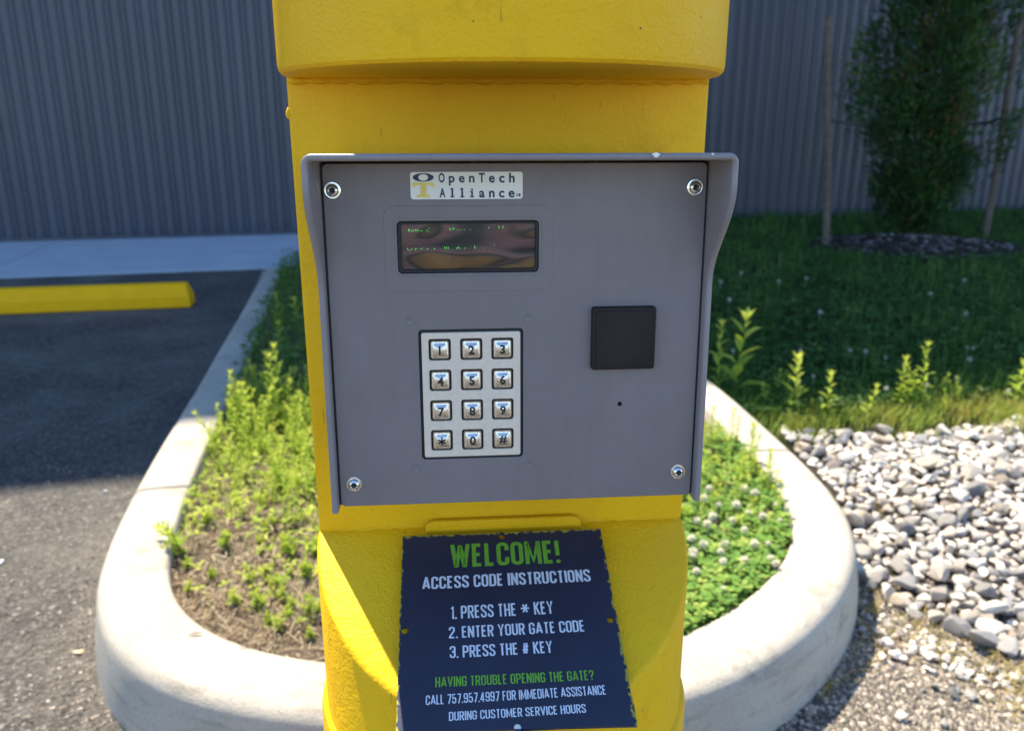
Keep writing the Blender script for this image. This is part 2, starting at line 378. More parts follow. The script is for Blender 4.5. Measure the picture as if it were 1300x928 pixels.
# ------------------------------------------------------------------ the yellow post with its notch
YAW = R(4.5); PR = .137; PX, PY = -.0065, .551
ZN = HC+.0292; ZC = HC-.286; SL = .5         # notch ceiling, crease, slope of the lower plate
post = tag(empty('keypad_post', (PX, PY, 0), YAW), 'thick yellow painted steel pipe post with a notch cut for the keypad', 'post')
NS = 128
def ring(r, zf, n=NS): return [(r*math.cos(2*math.pi*i/n), r*math.sin(2*math.pi*i/n), zf(r*math.sin(2*math.pi*i/n))) for i in range(n)]
def solid(rings, n=NS, cap_split=False):
    v = [p for r in rings for p in r]; f = []
    for k in range(len(rings)-1):
        for i in range(n): f.append((k*n+i, k*n+(i+1) % n, (k+1)*n+(i+1) % n, (k+1)*n+i))
    f.append(tuple(range(n))[::-1]); o = (len(rings)-1)*n
    if cap_split:
        f.append(tuple(o+i for i in range(0, n//2+1))); f.append(tuple(o+i % n for i in range(n//2, n+1)))
    else: f.append(tuple(range(o, o+n)))
    return v, f
def smooth_sides(o, ang=30):
    o.data.polygons.foreach_set('use_smooth', [True]*len(o.data.polygons)); o.data.set_sharp_from_angle(angle=R(ang))
zt = lambda y: ZC+SL*min(0, y)
v, f = solid([ring(PR, lambda y: 0), ring(PR, lambda y: zt(y)-.003), ring(PR-.0012, lambda y: zt(y)-.0008), ring(PR-.0032, zt)], cap_split=True)
smooth_sides(mesh('lower_pipe', v, f, M['yellow'], post))
# rear half of the pipe with the flat plate across it
pr = []
rc = .004
for i in range(65):
    a = math.pi*i/64; pr.append((PR*math.cos(a), PR*math.sin(a)))
pr = [(PR-.0035, -.0005), (PR-.001, .001)] + [p for p in pr if p[1] > .004] + [(-PR+.001, .001), (-PR+.0035, -.0005)]
k = len(pr); v = [(x, y, ZC) for x, y in pr]+[(x, y, ZN) for x, y in pr]
f = [(i, (i+1) % k, k+(i+1) % k, k+i) for i in range(k)]+[tuple(range(k))[::-1], tuple(range(k, 2*k))]
smooth_sides(mesh('notched_pipe', v, f, M['yellow'], post), 40)
UR = .1385
v, f = solid([ring(UR-.005, lambda y: ZN), ring(UR-.0022, lambda y: ZN+.0008), ring(UR-.0006, lambda y: ZN+.0026), ring(UR, lambda y: ZN+.006), ring(UR, lambda y: 1.60), ring(UR-.01, lambda y: 1.615), ring(.09, lambda y: 1.635), ring(.03, lambda y: 1.645)])
smooth_sides(mesh('upper_pipe', v, f, M['yellow'], post))
v, f = solid([ring(PR+.0005, lambda y: 0), ring(PR+.0045, lambda y: .01), ring(PR+.0045, lambda y: .728), ring(PR+.003, lambda y: .734), ring(PR-.002, lambda y: .737)])
smooth_sides(mesh('base_sleeve', v, f, M['yellow'], post))
def bead(p, q, r, name='weld_bead'):
    p, q = Vector(p), Vector(q); k = 60
    P = [p.lerp(q, i/k)+Vector((0, rnd.uniform(-.0006, .0006), rnd.uniform(-.0005, .0005))) for i in range(k+1)]
    v, f = tube(P, [r*(1+.25*math.sin(i*1.9)+rnd.uniform(-.12, .12)) for i in range(k+1)], 8); return mesh(name, v, f, M['yellow'], post, smooth=True)
bead((-PR+.002, -.001, ZN-.001), (PR-.002, -.001, ZN-.0005), .0024)
bead((-PR+.004, .0005, ZC), (PR-.004, .0005, ZC), .0014)
v, f = lathe([(.0012, -.003), (.0036, -.0015), (.0042, 0), (.0036, .002), (.0015, .005)], 10, 'z')
o = mesh('paint_drip', v, f, M['yellow'], post, smooth=True); o.location = (-PR+.0008, .002, ZN-.022); o.scale = (.5, .5, .9)
v, f = lathe([(.0036, 0), (.0028, .0006), (.0012, .001)], 12)
# painted-over plate that stands up behind the sign
Ry = Vector((math.cos(YAW), math.sin(YAW), 0)); Ny = Vector((math.sin(YAW), -math.cos(YAW), 0)); PC = Vector((PX, PY, 0))
def onback(x, y):
    p = onplane(x, y, PC+Ny*.006, Ny)-PC; return p.dot(Ry), p.z
a, b = onback(540, 672), onback(738, 655)
L = rrect(a[0], b[0], ZC-.012, b[1], .007, 6)
plate('backing_plate', [L], .004, M['yellow'], post, y=-.0062, bevel=.0008)

# ------------------------------------------------------------------ the access keypad terminal
TI = R(2.3)
Rp = Vector((math.cos(YAW), math.sin(YAW), 0)); Np = Vector((math.sin(YAW)*math.cos(TI), -math.cos(YAW)*math.cos(TI), math.sin(TI))); Up = Np.cross(Rp)*1.0
if Up.z < 0: Up = -Up
P0 = Vector((0, .45, HC-.12))
def pan(x, y): p = onplane(x, y, P0, Np)-P0; return p.dot(Rp), p.dot(Up)
term = bpy.data.objects.new('access_keypad', None); col.objects.link(term); term.empty_display_size = .05
mw = Matrix.Identity(4)
for i, c in enumerate((Rp, -Np, Up, P0)):
    for j in range(3): mw[j][i] = c[j]
term.matrix_world = mw
tag(term, 'grey metal gate access keypad terminal with hooded rim on the yellow post', 'keypad')
UL, UR_, WB, WT = -.1018, .1090, -.0963, .1010
def rect_px(x0, y0, x1, y1):
    a = pan(x0, y0); b = pan(x1, y1); return min(a[0], b[0]), max(a[0], b[0]), min(a[1], b[1]), max(a[1], b[1])
dl = [pan(*p) for p in ((503, 282), (684, 279), (684, 345), (506, 348))]
D = ((dl[0][0]+dl[3][0])/2, (dl[1][0]+dl[2][0])/2, (dl[2][1]+dl[3][1])/2, (dl[0][1]+dl[1][1])/2)
kl = [pan(*p) for p in ((529, 420), (664, 416), (664, 579), (538, 584))]
K = ((kl[0][0]+kl[3][0])/2, (kl[1][0]+kl[2][0])/2, (kl[2][1]+kl[3][1])/2, (kl[0][1]+kl[1][1])/2)
mic = pan(787, 513)
def circ(c, r, n=20): return [(c[0]+r*math.cos(2*math.pi*i/n), c[1]+r*math.sin(2*math.pi*i/n)) for i in range(n)]
plate('face_plate', [rrect(UL, UR_, WB, WT, .003), rrect(*D, .0025), rrect(*K, .002), circ(mic, .00135)], .003, M['face'], term, 0, .0004)
boxo('back_box', (UL+.004, UR_-.004, .012, .1005, WB+.003, WT-.001), M['hood'], term)
sr = rect_px(486, 262, 702, 368)
plate('display_surround', [rrect(sr[0], sr[1], sr[2], sr[3], .006), rrect(D[0]-.0015, D[1]+.0015, D[2]-.0015, D[3]+.0015, .003)], .0010, M['face'], term, -.00022, .00022)
# hood: one cast rim, deep at the top, sweeping back to a narrow flange
path = []                                                            # (x, z, nx, nz, front depth)
def sdepth(z):
    z0, z1 = .036, .088
    t = min(1, max(0, (z-z0)/(z1-z0))); t = t*t*(3-2*t); return .0065+.031*t
TKH = .0036; HL, HRt, HT = UL-.0012, UR_+.0012, WT+.0012
ro = .0018
zz = [WB-.0015+i*(HT-ro-WB+.0015)/46 for i in range(47)]
for z in zz: path.append((HL, z, -1, 0, sdepth(z)))
for i in range(1, 6): a = math.pi-math.pi/2*i/6; path.append((HL+ro+ro*math.cos(a), HT-ro+ro*math.sin(a), math.cos(a), math.sin(a), .0375+.001*i/6))
for i in range(13): path.append((HL+ro+(HRt-HL-2*ro)*i/12, HT, 0, 1, .0385))
for i in range(1, 6): a = math.pi/2-math.pi/2*i/6; path.append((HRt-ro+ro*math.cos(a), HT-ro+ro*math.sin(a), math.cos(a), math.sin(a), .0385-.001*i/6))
for z in zz[::-1]: path.append((HRt, z, 1, 0, sdepth(z)))
v, f = [], []
rb = .0014
for x, z, nx, nz, d in path:
    for off, y in ((0, .100), (0, -d+rb), (rb*.35, -d+rb*.35), (rb, -d), (TKH-rb, -d), (TKH-rb*.35, -d+rb*.35), (TKH, -d+rb), (TKH, .100)):
        v.append((x+nx*off, y, z+nz*off))
m = 8
for i in range(len(path)-1):
    for j in range(m): f.append((i*m+j, (i+1)*m+j, (i+1)*m+(j+1) % m, i*m+(j+1) % m))
f += [tuple(range(m)), tuple(range((len(path)-1)*m, len(path)*m))[::-1]]
smooth_sides(mesh('hood', v, f, M['hood'], term), 50)
gk = [(HL+.0, z) for z in (WB, WT)]
boxo('shadow_gasket', (HL+.0003, UL+.0006, .0008, .004, WB+.001, WT), M['rubber'], term)  # black strip filling the seam between face plate and hood side
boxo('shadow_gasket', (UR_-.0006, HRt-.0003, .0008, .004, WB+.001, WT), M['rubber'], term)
for nm, px_, py_, sx in (('paint_chip', 833, 197, .0020), ('paint_chip', 905, 196, .0008)):
    r = ray(px_, py_); pl = onplane(px_, py_, P0+Np*.0386, Np)-P0
    v, f = lathe([(1, 0), (.9, .0001), (.1, .0002)], 9); vv = [(a*sx*(1+.25*math.sin(i*2.1)), b, c*sx*.55*(1+.3*math.cos(i*1.7))) for i, (a, b, c) in enumerate(v)]
    o = mesh(nm, vv, f, M['white'], term); o.location = (pl.dot(Rp), -.0386, pl.dot(Up))
# screws
scv = lathe([(.0048, -.001), (.0048, .0006), (.0045, .0010), (.0040, .0011), (.0036, .0010), (.0034, .0020), (.0029, .0028), (.0019, .0032), (.0017, .0031), (.0015, .0012), (.0002, .0010)], 36)
hexv = lathe([(.0016, 0), (.0016, .00135), (.0003, .0014)], 6)
for p in ((422, 242), (882, 238), (450, 614), (860, 598)):
    q = pan(*p)
    o = mesh('screw', *scv, M['chrome'], term); smooth_sides(o, 40); o.location = (q[0], 0, q[1]); o.rotation_euler = (0, rnd.uniform(0, 3), 0)
    mesh('hex_socket', *hexv, M['rubber'], o)
# faint round stud marks pressed into the face
stv = lathe([(.0030, -.0002), (.0027, .0002), (.0022, .00035), (.0019, .00015), (.0003, .0001)], 24)
for p in ((520, 408), (671, 404), (529, 594), (672, 589)):
    q = pan(*p); o = mesh('stud_mark', *stv, M['face'], term, smooth=True); o.location = (q[0], 0, q[1])
# display
def m_screen():
    m, t, b = mat('burnt_display_film', (.1, .06, .04), .28, 0, .35); c = coords(t)
    mp = nd(t, 'Mapping'); t.links.new(c, mp.inputs[0]); mp.inputs['Scale'].default_value = (13, 1, 33); mp.inputs['Location'].default_value = (.9, 0, -4.3); mp.inputs['Rotation'].default_value = (0, -.12, 0)
    n = noise(t, mp.outputs[0], 1.0, 1.0, .35, 1.6)
    c1 = ramp(t, n, [(.22, (.006, .008, .012)), (.34, (.016, .013, .014)), (.40, (.10, .050, .050)), (.47, (.15, .065, .055)), (.495, (.012, .011, .009)), (.53, (.15, .066, .018)), (.62, (.20, .09, .022)), (.72, (.10, .055, .02))])
    e = noise(t, mp.outputs[0], 2.4, 4, .6, .8); c2 = ramp(t, e, [(.3, g(.35)), (.6, g(1.1))])
    t.links.new(mixc(t, .75, c1, c2, 'MULTIPLY'), b.inputs['Base Color']); bump(t, b, n, .0012, .6); return m
M['screen'] = m_screen()
bz = plate('display_bezel', [rrect(D[0]+.0003, D[1]-.0003, D[2]+.0003, D[3]-.0003, .0024), rrect(D[0]+.0022, D[1]-.0020, D[2]+.0022, D[3]-.0016, .0015)], .0016, M['rubber'], term, .0002, .0003)
scr = boxo('display_screen', (D[0]+.001, D[1]-.001, .0016, .003, D[2]+.001, D[3]-.001), M['screen'], term)
dg = Acc()
def dot(px_, py_, wd, h, lean=0):
    q = pan(px_, py_); dg.add([(q[0]-wd, .0013, q[1]-h), (q[0]+wd, .0013, q[1]-h), (q[0]+wd+lean, .0013, q[1]+h), (q[0]-wd+lean, .0013, q[1]+h)], [(0, 1, 2, 3)])
zx = lambda a, b: (500+a/6.5, 270+b/6.5)
for a, b, wd, h, ln in ((122, 148, .7, 1.0, 0), (128, 141, .8, .3, 0), (128, 156, .8, .3, 0), (143, 150, .3, 1.1, 0), (154, 155, .7, .3, 0), (163, 150, .3, 1.1, 0), (178, 148, .4, 1.2, .3), (190, 150, .4, 1.2, .3), (202, 142, .5, .3, 0), (203, 156, .6, .3, 0), (222, 156, .8, .3, 0), (232, 150, .3, .6, .3), (272, 150, .4, .5, 0), (288, 132, .4, .5, .3), (284, 158, .3, .4, 0),
        (462, 135, .4, 1.1, 0), (470, 147, .7, .3, 0), (487, 136, .4, 1.3, .3), (500, 134, .3, .9, 0), (520, 145, .4, .3, 0), (540, 145, .5, .4, 0), (562, 144, .4, .3, 0), (585, 145, .5, .3, 0), (630, 142, .6, .3, 0), (783, 126, .4, .8, 0), (868, 122, .45, 1.4, .2), (900, 122, .45, 1.4, .2),
        (114, 303, .4, 1.1, -.2), (128, 315, .9, .35, 0), (146, 303, .4, 1.1, .2), (176, 306, .4, 1.2, 0), (188, 300, .5, .4, 0), (222, 302, .7, .4, 0), (238, 298, .4, .4, 0), (278, 302, .8, .4, 0), (335, 300, .8, .45, 0), (420, 294, .4, 1.1, -.3), (434, 294, .4, 1.3, 0), (449, 294, .4, 1.1, .3), (520, 296, .5, .8, .2), (533, 290, .4, 1.2, 0), (548, 298, .5, .5, 0), (585, 297, .8, .35, 0), (668, 286, .4, 1.4, 0), (676, 296, .4, .4, 0), (832, 274, .5, .5, 0), (738, 297, .5, .25, 0)):
    dot(*zx(a, b), wd*.00034, h*.00050, ln*.0004)
obj('display_characters', dg.mesh('display_characters', M['green_led']), None, scr)
# keypad: gasket, steel plate with openings, chrome keys
kx = [[(558, 444), (598, 443), (637, 442)], [(559, 483), (599, 482), (638, 480)], [(560, 521), (600, 520), (638, 519)], [(562, 559), (600, 557), (639, 556)]]
kp = [[pan(*p) for p in r] for r in kx]
kcx = [sum(kp[r][c][0] for r in range(4))/4 for c in range(3)]; kcz = [sum(kp[r][c][1] for c in range(3))/3 for r in range(4)]
hw = .0063
holes = [rrect(x-hw, x+hw, z-hw, z+hw, .0014, 4) for x in kcx for z in kcz]
kpl = plate('keypad_plate', [rrect(K[0]+.0016, K[1]-.0016, K[2]+.0016, K[3]-.0016, .0012)]+holes, .0025, M['steel'], term, -.0008, .0003)
boxo('gasket', (K[0]+.0002, K[1]-.0002, .0012, .004, K[2]+.0002, K[3]-.0002), M['rubber'], kpl)
DA = R(38); SR = .0046/math.sin(DA)
def key_mesh():
    sq = rrect(-.0053, .0053, -.0053, .0053, .0012, 4); n = len(sq); rings = []
    def rg(k, y, to_c=0, r=.0047):
        out = []
        for (x, z) in sq:
            l = math.hypot(x, z); out.append((x*k*(1-to_c)+x/l*r*to_c, -y, z*k*(1-to_c)+z/l*r*to_c))
        return out
    rings = [rg(1, -.002), rg(1, .0004), rg(.90, .0014), rg(1, .0015, 1, .0046)] + [rg(1, .0015-SR*math.cos(DA)+SR*math.cos(DA*(1-q)), 1, SR*math.sin(DA*(1-q))+1e-5) for q in (.01, .1, .2, .32, .45, .6, .75, .9, 1)]
    v = [p for r in rings for p in r]; f = []
    for k in range(len(rings)-1):
        for i in range(n): f.append((k*n+i, k*n+(i+1) % n, (k+1)*n+(i+1) % n, (k+1)*n+i))
    f.append(tuple(range((len(rings)-1)*n, len(rings)*n))); return v, f
km = bpy.data.meshes.new('key'); km.from_pydata(*[key_mesh()[0], [], key_mesh()[1]]); km.materials.append(M['keymetal'])
km.polygons.foreach_set('use_smooth', [True]*len(km.polygons)); km.set_sharp_from_angle(angle=R(50))
def domez(r): return -(.0015-SR*math.cos(DA)+math.sqrt(max(1e-9, SR*SR-r*r)))
for r in range(4):
    for c in range(3):
        o = bpy.data.objects.new('key', km); col.objects.link(o); o.parent = term; o.location = (kcx[c], 0, kcz[r])
        ch = '123456789*0#'[r*3+c]
        if ch == '*':
            v, f = [], []
            for i in range(3):
                a = R(60*i+30); dx, dz = math.cos(a), math.sin(a); k = len(v)
                for s, q in ((-1, -1), (1, -1), (1, 1), (-1, 1)): v.append((dx*s*.42-dz*q*.085, dz*s*.42+dx*q*.085))
                f.append((k, k+1, k+2, k+3))
        else: v, f = font_mesh(ch, .03)
        xs = [p[0] for p in v]; zs = [p[1] for p in v]; mx, mz = (min(xs)+max(xs))/2, (min(zs)+max(zs))/2
        sc = .0054/(max(zs)-min(zs)) if ch != '*' else .0058
        pts3 = [((x-mx)*sc, (z-mz)*sc) for x, z in v]; dz = 0
        mesh('digit', [(x, domez(0)-.00006, z) for i, (x, z) in enumerate(pts3)], f, M['ink'], o)
# black card reader, its raised rim line
rd = [pan(*p) for p in ((750, 390), (831, 387), (829, 466), (750, 468))]
rx = ((rd[0][0]+rd[3][0])/2, (rd[1][0]+rd[2][0])/2, (rd[2][1]+rd[3][1])/2, (rd[0][1]+rd[1][1])/2)
rdo = plate('card_reader', [rrect(*rx, .0016)], .006, M['black'], term, -.0042, .0008)
plate('reader_inset', [rrect(rx[0]+.0022, rx[1]-.0022, rx[2]+.0022, rx[3]-.0022, .001)], .0008, M['black'], rdo, -.0047, .0003)
boxo('microphone_backing', (mic[0]-.003, mic[0]+.003, .0034, .005, mic[1]-.003, mic[1]+.003), M['rubber'], term)
# logo sticker
lg = [pan(*p) for p in ((520, 220), (663, 217), (664, 251), (522, 255))]
LX = ((lg[0][0]+lg[3][0])/2, (lg[1][0]+lg[2][0])/2, (lg[2][1]+lg[3][1])/2, (lg[0][1]+lg[1][1])/2)
stk = plate('logo_sticker', [rrect(*LX, .0016)], .0003, M['white'], term, -.0004)
sy = -.00055
zl = lambda a, b: pan(480+a/4.642, 190+b/4.642)
e0 = zl(266, 165); ea, eb = zl(328, 165)[0]-e0[0], abs(zl(266, 190)[1]-e0[1])
plate('logo_ring', [[(e0[0]+ea*math.cos(q), e0[1]+eb*math.sin(q)) for q in np.linspace(0, 2*math.pi, 40, endpoint=False)], [(e0[0]+ea*.47*math.cos(q), e0[1]+eb*.78*math.sin(q)) for q in np.linspace(0, 2*math.pi, 32, endpoint=False)]], .0001, M['navy'], stk, sy)
tp = [(203, 195), (330, 195), (330, 222), (318, 222), (310, 212), (285, 210), (285, 262), (290, 268), (308, 270), (308, 282), (228, 282), (228, 270), (246, 268), (250, 262), (250, 210), (224, 212), (214, 222), (203, 222)]
plate('logo_letter_t', [[zl(*p) for p in tp]], .0001, M['tyellow'], stk, sy)
def mono(text, xs0, pitch_, base, cap, name):
    A = Acc()
    for i, ch in enumerate(text):
        v, f = font_mesh(ch, .026); xs = [p[0] for p in v]; mx = (min(xs)+max(xs))/2; wd = max(xs)-min(xs)
        o = zl(xs0+pitch_*i, base); H = abs(zl(xs0, base-cap)[1]-o[1]); sc = H/.66
        sx = sc*(1 if wd*sc < H*.72 else H*.72/(wd*sc))
        A.add([(o[0]+(x-mx)*sx, sy, o[1]+z*sc) for x, z in v], f)
        if ch in 'li':
            t = .045*H/.7*1.6
            A.add([(o[0]-H*.26, sy, o[1]-.0), (o[0]+H*.26, sy, o[1]), (o[0]+H*.26, sy, o[1]+t), (o[0]-H*.26, sy, o[1]+t)], [(0, 1, 2, 3)])
            yt = H*1.0 if ch == 'l' else H*.70
            A.add([(o[0]-H*.26, sy, o[1]+yt-t), (o[0], sy, o[1]+yt-t), (o[0], sy, o[1]+yt), (o[0]-H*.26, sy, o[1]+yt)], [(0, 1, 2, 3)])
    obj(name, A.mesh(name, M['navy']), None, stk)
mono('OpenTech', 375, 59, 193, 50, 'logo_lettering'); mono('Alliance', 380, 58, 281, 50, 'logo_lettering')
A = Acc()
for a in (818, 830, 836): q = zl(a, 268); A.add([(q[0]-.00025, sy, q[1]-.0008), (q[0]+.00025, sy, q[1]-.0008), (q[0]+.00025, sy, q[1]+.0008), (q[0]-.00025, sy, q[1]+.0008)], [(0, 1, 2, 3)])
obj('trademark', A.mesh('trademark', M['navy']), None, stk)

# ------------------------------------------------------------------ the instruction sign on the sloped plate
sn = Matrix.Rotation(YAW, 3, 'Z') @ Vector((0, -SL, 1)).normalized(); sr_ = Ry.copy(); su = sn.cross(sr_)
if su.z < 0: su = -su
S0 = Vector((PX, PY, ZC)) + Matrix.Rotation(YAW, 3, 'Z') @ Vector((0, -.068, -.034)) + sn*.006
def sg(x, y): p = onplane(x, y, S0, sn)-S0; return p.dot(sr_), p.dot(su)
sign = bpy.data.objects.new('instruction_sign', None); col.objects.link(sign)
mw = Matrix.Identity(4)
for i, c in enumerate((sr_, -sn, su, S0)):
    for j in range(3): mw[j][i] = c[j]
sign.matrix_world = mw
tag(sign, 'square navy welcome sign with green and white instructions below the grey keypad', 'sign')
def m_sign():
    m, t, b = mat('navy_sign_face', (.018, .028, .085), .42, 0, .4); c = coords(t)
    base = ramp(t, noise(t, c, 20, 5), [(.3, (.021, .025, .047)), (.7, (.029, .034, .062))])
    sp = nd(t, 'SeparateXYZ'); t.links.new(c, sp.inputs[0])
    def mr(sock, a, bb, c0, d):
        q = nd(t, 'MapRange'); t.links.new(sock, q.inputs[0]); q.inputs[1].default_value = a; q.inputs[2].default_value = bb; q.inputs[3].default_value = c0; q.inputs[4].default_value = d; return q.outputs[0]
    e1 = mr(sp.outputs[2], SGT-.007, SGT, 0, 1); e2 = mr(sp.outputs[0], SGR-.007, SGR, 0, 1); e3 = mr(sp.outputs[0], SGL+.004, SGL, 0, 1)
    mx = nd(t, 'Math', operation='MAXIMUM'); t.links.new(e1, mx.inputs[0]); t.links.new(e2, mx.inputs[1])
    mx2 = nd(t, 'Math', operation='MAXIMUM'); t.links.new(mx.outputs[0], mx2.inputs[0]); t.links.new(e3, mx2.inputs[1])
    ad = nd(t, 'Math', operation='MULTIPLY_ADD'); t.links.new(mx2.outputs[0], ad.inputs[0]); ad.inputs[1].default_value = .42; t.links.new(noise(t, c, 190, 6, .7), ad.inputs[2])
    msk = ramp(t, ad.outputs[0], [(.845, g(0)), (.86, g(1))])
    t.links.new(mixc(t, msk, base, (.36, .30, .04)), b.inputs['Base Color']); bump(t, b, noise(t, c, 300, 3), .0003, .3); return m
cs = [sg(*p) for p in ((505, 682), (764, 669), (809, 921), (509, 929))]
SGL = (cs[0][0]+cs[3][0])/2; SGT = (cs[0][1]+cs[1][1])/2; SGR = (cs[1][0]+cs[2][0])/2
M['sign'] = m_sign()
# slightly uneven, chipped outline
def edge(p, q, n, amp):
    out = []
    for i in range(n):
        t = i/n; d = Vector((q[0]-p[0], q[1]-p[1])).normalized(); nn = Vector((-d.y, d.x)); k = rnd.uniform(0, amp)*(1 if rnd.random() < .5 else .15)
        out.append((p[0]+(q[0]-p[0])*t+nn.x*k, p[1]+(q[1]-p[1])*t+nn.y*k))
    return out
BLs, BRs, TRs, TLs = (SGL, cs[3][1]), (SGR+.0005, cs[2][1]), (SGR-.001, SGT), (SGL, SGT)
outl = edge(BLs, BRs, 6, .0003)+edge(BRs, TRs, 19, .0012)+edge(TRs, TLs, 23, .0006)+edge(TLs, BLs, 14, .0004)
hl = [circ(sg(*p), .0024, 18) for p in ((637, 680.5), (514, 800), (776, 787), (657, 923))]
hl[2] = circ((SGR-.0055, sg(776, 786)[1]), .0024, 18)
plate('sign_panel', [outl]+hl, .0022, M['sign'], sign, 0)
v, f = lathe([(.0023, 0), (.0023, .0004), (.0002, .0006)], 18)
q = sg(657, 923); o = mesh('fixing_rivet', v, f, M['white'], sign); o.location = (q[0], .001, q[1])
# condensed capitals drawn as strokes
GW = .34
def arc(cx, cy, r, a0, a1, n=5): return [(cx+r*math.cos(R(a0+(a1-a0)*i/n)), cy+r*math.sin(R(a0+(a1-a0)*i/n))) for i in range(n+1)]
def glyphs():
    W, r = GW, .15; G = {}
    G['A'] = (W+.08, [[(0, 0), ((W+.08)/2-.015, 1), ((W+.08)/2+.015, 1), (W+.08, 0)], [(.07, .25), (W+.01, .25)]])
    G['C'] = (W, [[(W, .68)]+arc(W-r, 1-r, r, 0, 90)+arc(r, 1-r, r, 90, 180)+arc(r, r, r, 180, 270)+arc(W-r, r, r, 270, 360)+[(W, .32)]])
    G['D'] = (W, [[(0, 0)]+arc(W-r, r, r, 270, 360)+arc(W-r, 1-r, r, 0, 90)+[(0, 1), (0, 0)]])
    G['E'] = (W*.8, [[(W*.8, 0), (0, 0), (0, 1), (W*.8, 1)], [(0, .52), (W*.7, .52)]])
    G['F'] = (W*.8, [[(0, -.07), (0, 1), (W*.8, 1)], [(0, .50), (W*.7, .50)]])
    G['G'] = (W, [[(W, .70)]+arc(W-r, 1-r, r, 0, 90)+arc(r, 1-r, r, 90, 180)+arc(r, r, r, 180, 270)+arc(W-r, r, r, 270, 360)+[(W, .46), (W*.5, .46)]])
    G['H'] = (W, [[(0, -.07), (0, 1.07)], [(W, -.07), (W, 1.07)], [(0, .52), (W, .52)]])
    G['I'] = (0, [[(0, -.07), (0, 1.07)]])
    G['K'] = (W, [[(0, -.07), (0, 1.07)], [(W, 1.07), (.05, .48)], [(.12, .58), (W+.02, -.07)]])
    G['L'] = (W*.75, [[(0, 1.07), (0, 0), (W*.75, 0)]])
    G['M'] = (W+.16, [[(0, -.07), (0, 1), (.02, 1), ((W+.16)/2, .1), (W+.14, 1), (W+.16, 1), (W+.16, -.07)]])
    G['N'] = (W+.02, [[(0, -.07), (0, 1), (.03, 1), (W-.01, 0), (W+.02, 0), (W+.02, 1.07)]])
    O = [(W, .5)]+arc(W-r, 1-r, r, 0, 90)+arc(r, 1-r, r, 90, 180)+arc(r, r, r, 180, 270)+arc(W-r, r, r, 270, 360)+[(W, .5)]
    G['O'] = (W, [O]); G['0'] = (W, [O])
    G['P'] = (W, [[(0, -.07), (0, 1)]+arc(W-r, 1-r, r, 90, 0)+arc(W-r, .44+r, r, 0, -90)+[(0, .44)]])
    G['R'] = (W, [[(0, -.07), (0, 1)]+arc(W-r, 1-r, r, 90, 0)+arc(W-r, .48+r, r, 0, -90)+[(0, .48)], [(W*.5, .48), (W+.01, -.07)]])
    G['B'] = (W, [[(0, 0), (0, 1)]+arc(W-r, 1-r, r*.9, 90, 0)+arc(W-r, .53+r*.8, r*.9, 0, -90)+[(0, .53)], [(W*.5, .53)]+arc(W-r, .53-r, r, 90, 0)+arc(W-r, r, r, 0, -90)+[(0, 0)]])
    G['S'] = (W, [[(W, .74)]+arc(W-r, 1-r, r, 0, 90)+arc(r, 1-r, r, 90, 180)+[(0, .74), (.06, .60), (W-.06, .40), (W, .26)]+arc(W-r, r, r, 0, -90)+arc(r, r, r, 270, 180)+[(0, .27)]])
    G['T'] = (W*.9, [[(0, 1), (W*.9, 1)], [(W*.45, 1), (W*.45, -.07)]])
    G['U'] = (W, [[(0, 1.07)]+arc(r, r, r, 180, 270)+arc(W-r, r, r, 270, 360)+[(W, 1.07)]])
    G['V'] = (W+.06, [[(0, 1.07), ((W+.06)/2-.012, 0), ((W+.06)/2+.012, 0), (W+.06, 1.07)]])
    G['W'] = (W+.30, [[(0, 1.07), (.14, 0), (.16, 0), ((W+.30)/2-.01, .95), ((W+.30)/2+.01, .95), (W+.14, 0), (W+.16, 0), (W+.30, 1.07)]])
    G['Y'] = (W+.04, [[(0, 1.07), ((W+.04)/2, .45), (W+.04, 1.07)], [((W+.04)/2, .47), ((W+.04)/2, -.07)]])
    G['1'] = (.14, [[(0, .84), (.14, .98), (.14, -.07)]])
    G['2'] = (W, [[(0, .72)]+arc(r, 1-r, r, 180, 90)+arc(W-r, 1-r, r, 90, 0)+[(W, .66), (0, .08), (0, 0), (W, 0)]])
    G['3'] = (W, [[(0, .74)]+arc(r, 1-r, r, 180, 90)+arc(W-r, 1-r, r, 90, 0)+arc(W-r, .53+r*.8, r, 0, -90)+[(W*.35, .53)], [(W*.4, .53)]+arc(W-r, .53-r, r, 90, 0)+arc(W-r, r, r, 0, -90)+arc(r, r, r, 270, 180)+[(0, .27)]])
    G['4'] = (W+.04, [[(W*.75, -.07), (W*.75, 1), (W*.68, 1), (0, .26), (0, .22), (W+.05, .22)]])
    G['5'] = (W, [[(W*.9, 1), (.02, 1), (.0, .5)]+[(.02, .54)]+arc(W-r, .6-r, r, 90, 0)+arc(W-r, r, r, 0, -90)+arc(r, r, r, 270, 180)+[(0, .27)]])
    G['7'] = (W, [[(0, 1), (W, 1), (W, .92), (W*.35, -.07)]])
    G['9'] = (W, [[(W, .62)]+arc(W-r, 1-r, r, 0, 90)+arc(r, 1-r, r, 90, 180)+arc(r, .45+r, r, 180, 270)+[(W, .45)], [(W, .80)]+arc(W-r, r, r, 0, -90)+arc(r, r, r, 270, 180)+[(0, .26)]])
    G['.'] = (0, [[(0, -.075), (0, .075)]]); G['!'] = (0, [[(0, 1.07), (0, .30)], [(0, -.07), (0, .09)]])
    G['?'] = (W, [[(0, .72)]+arc(r, 1-r, r, 180, 90)+arc(W-r, 1-r, r, 90, 0)+[(W, .66), (W*.5, .42), (W*.5, .24)], [(W*.5, -.07), (W*.5, .08)]])
    G['#'] = (W+.08, [[(.08, 0), (.16, 1)], [(W-.08, 0), (W, 1)], [(-.02, .34), (W+.06, .34)], [(.02, .68), (W+.10, .68)]])
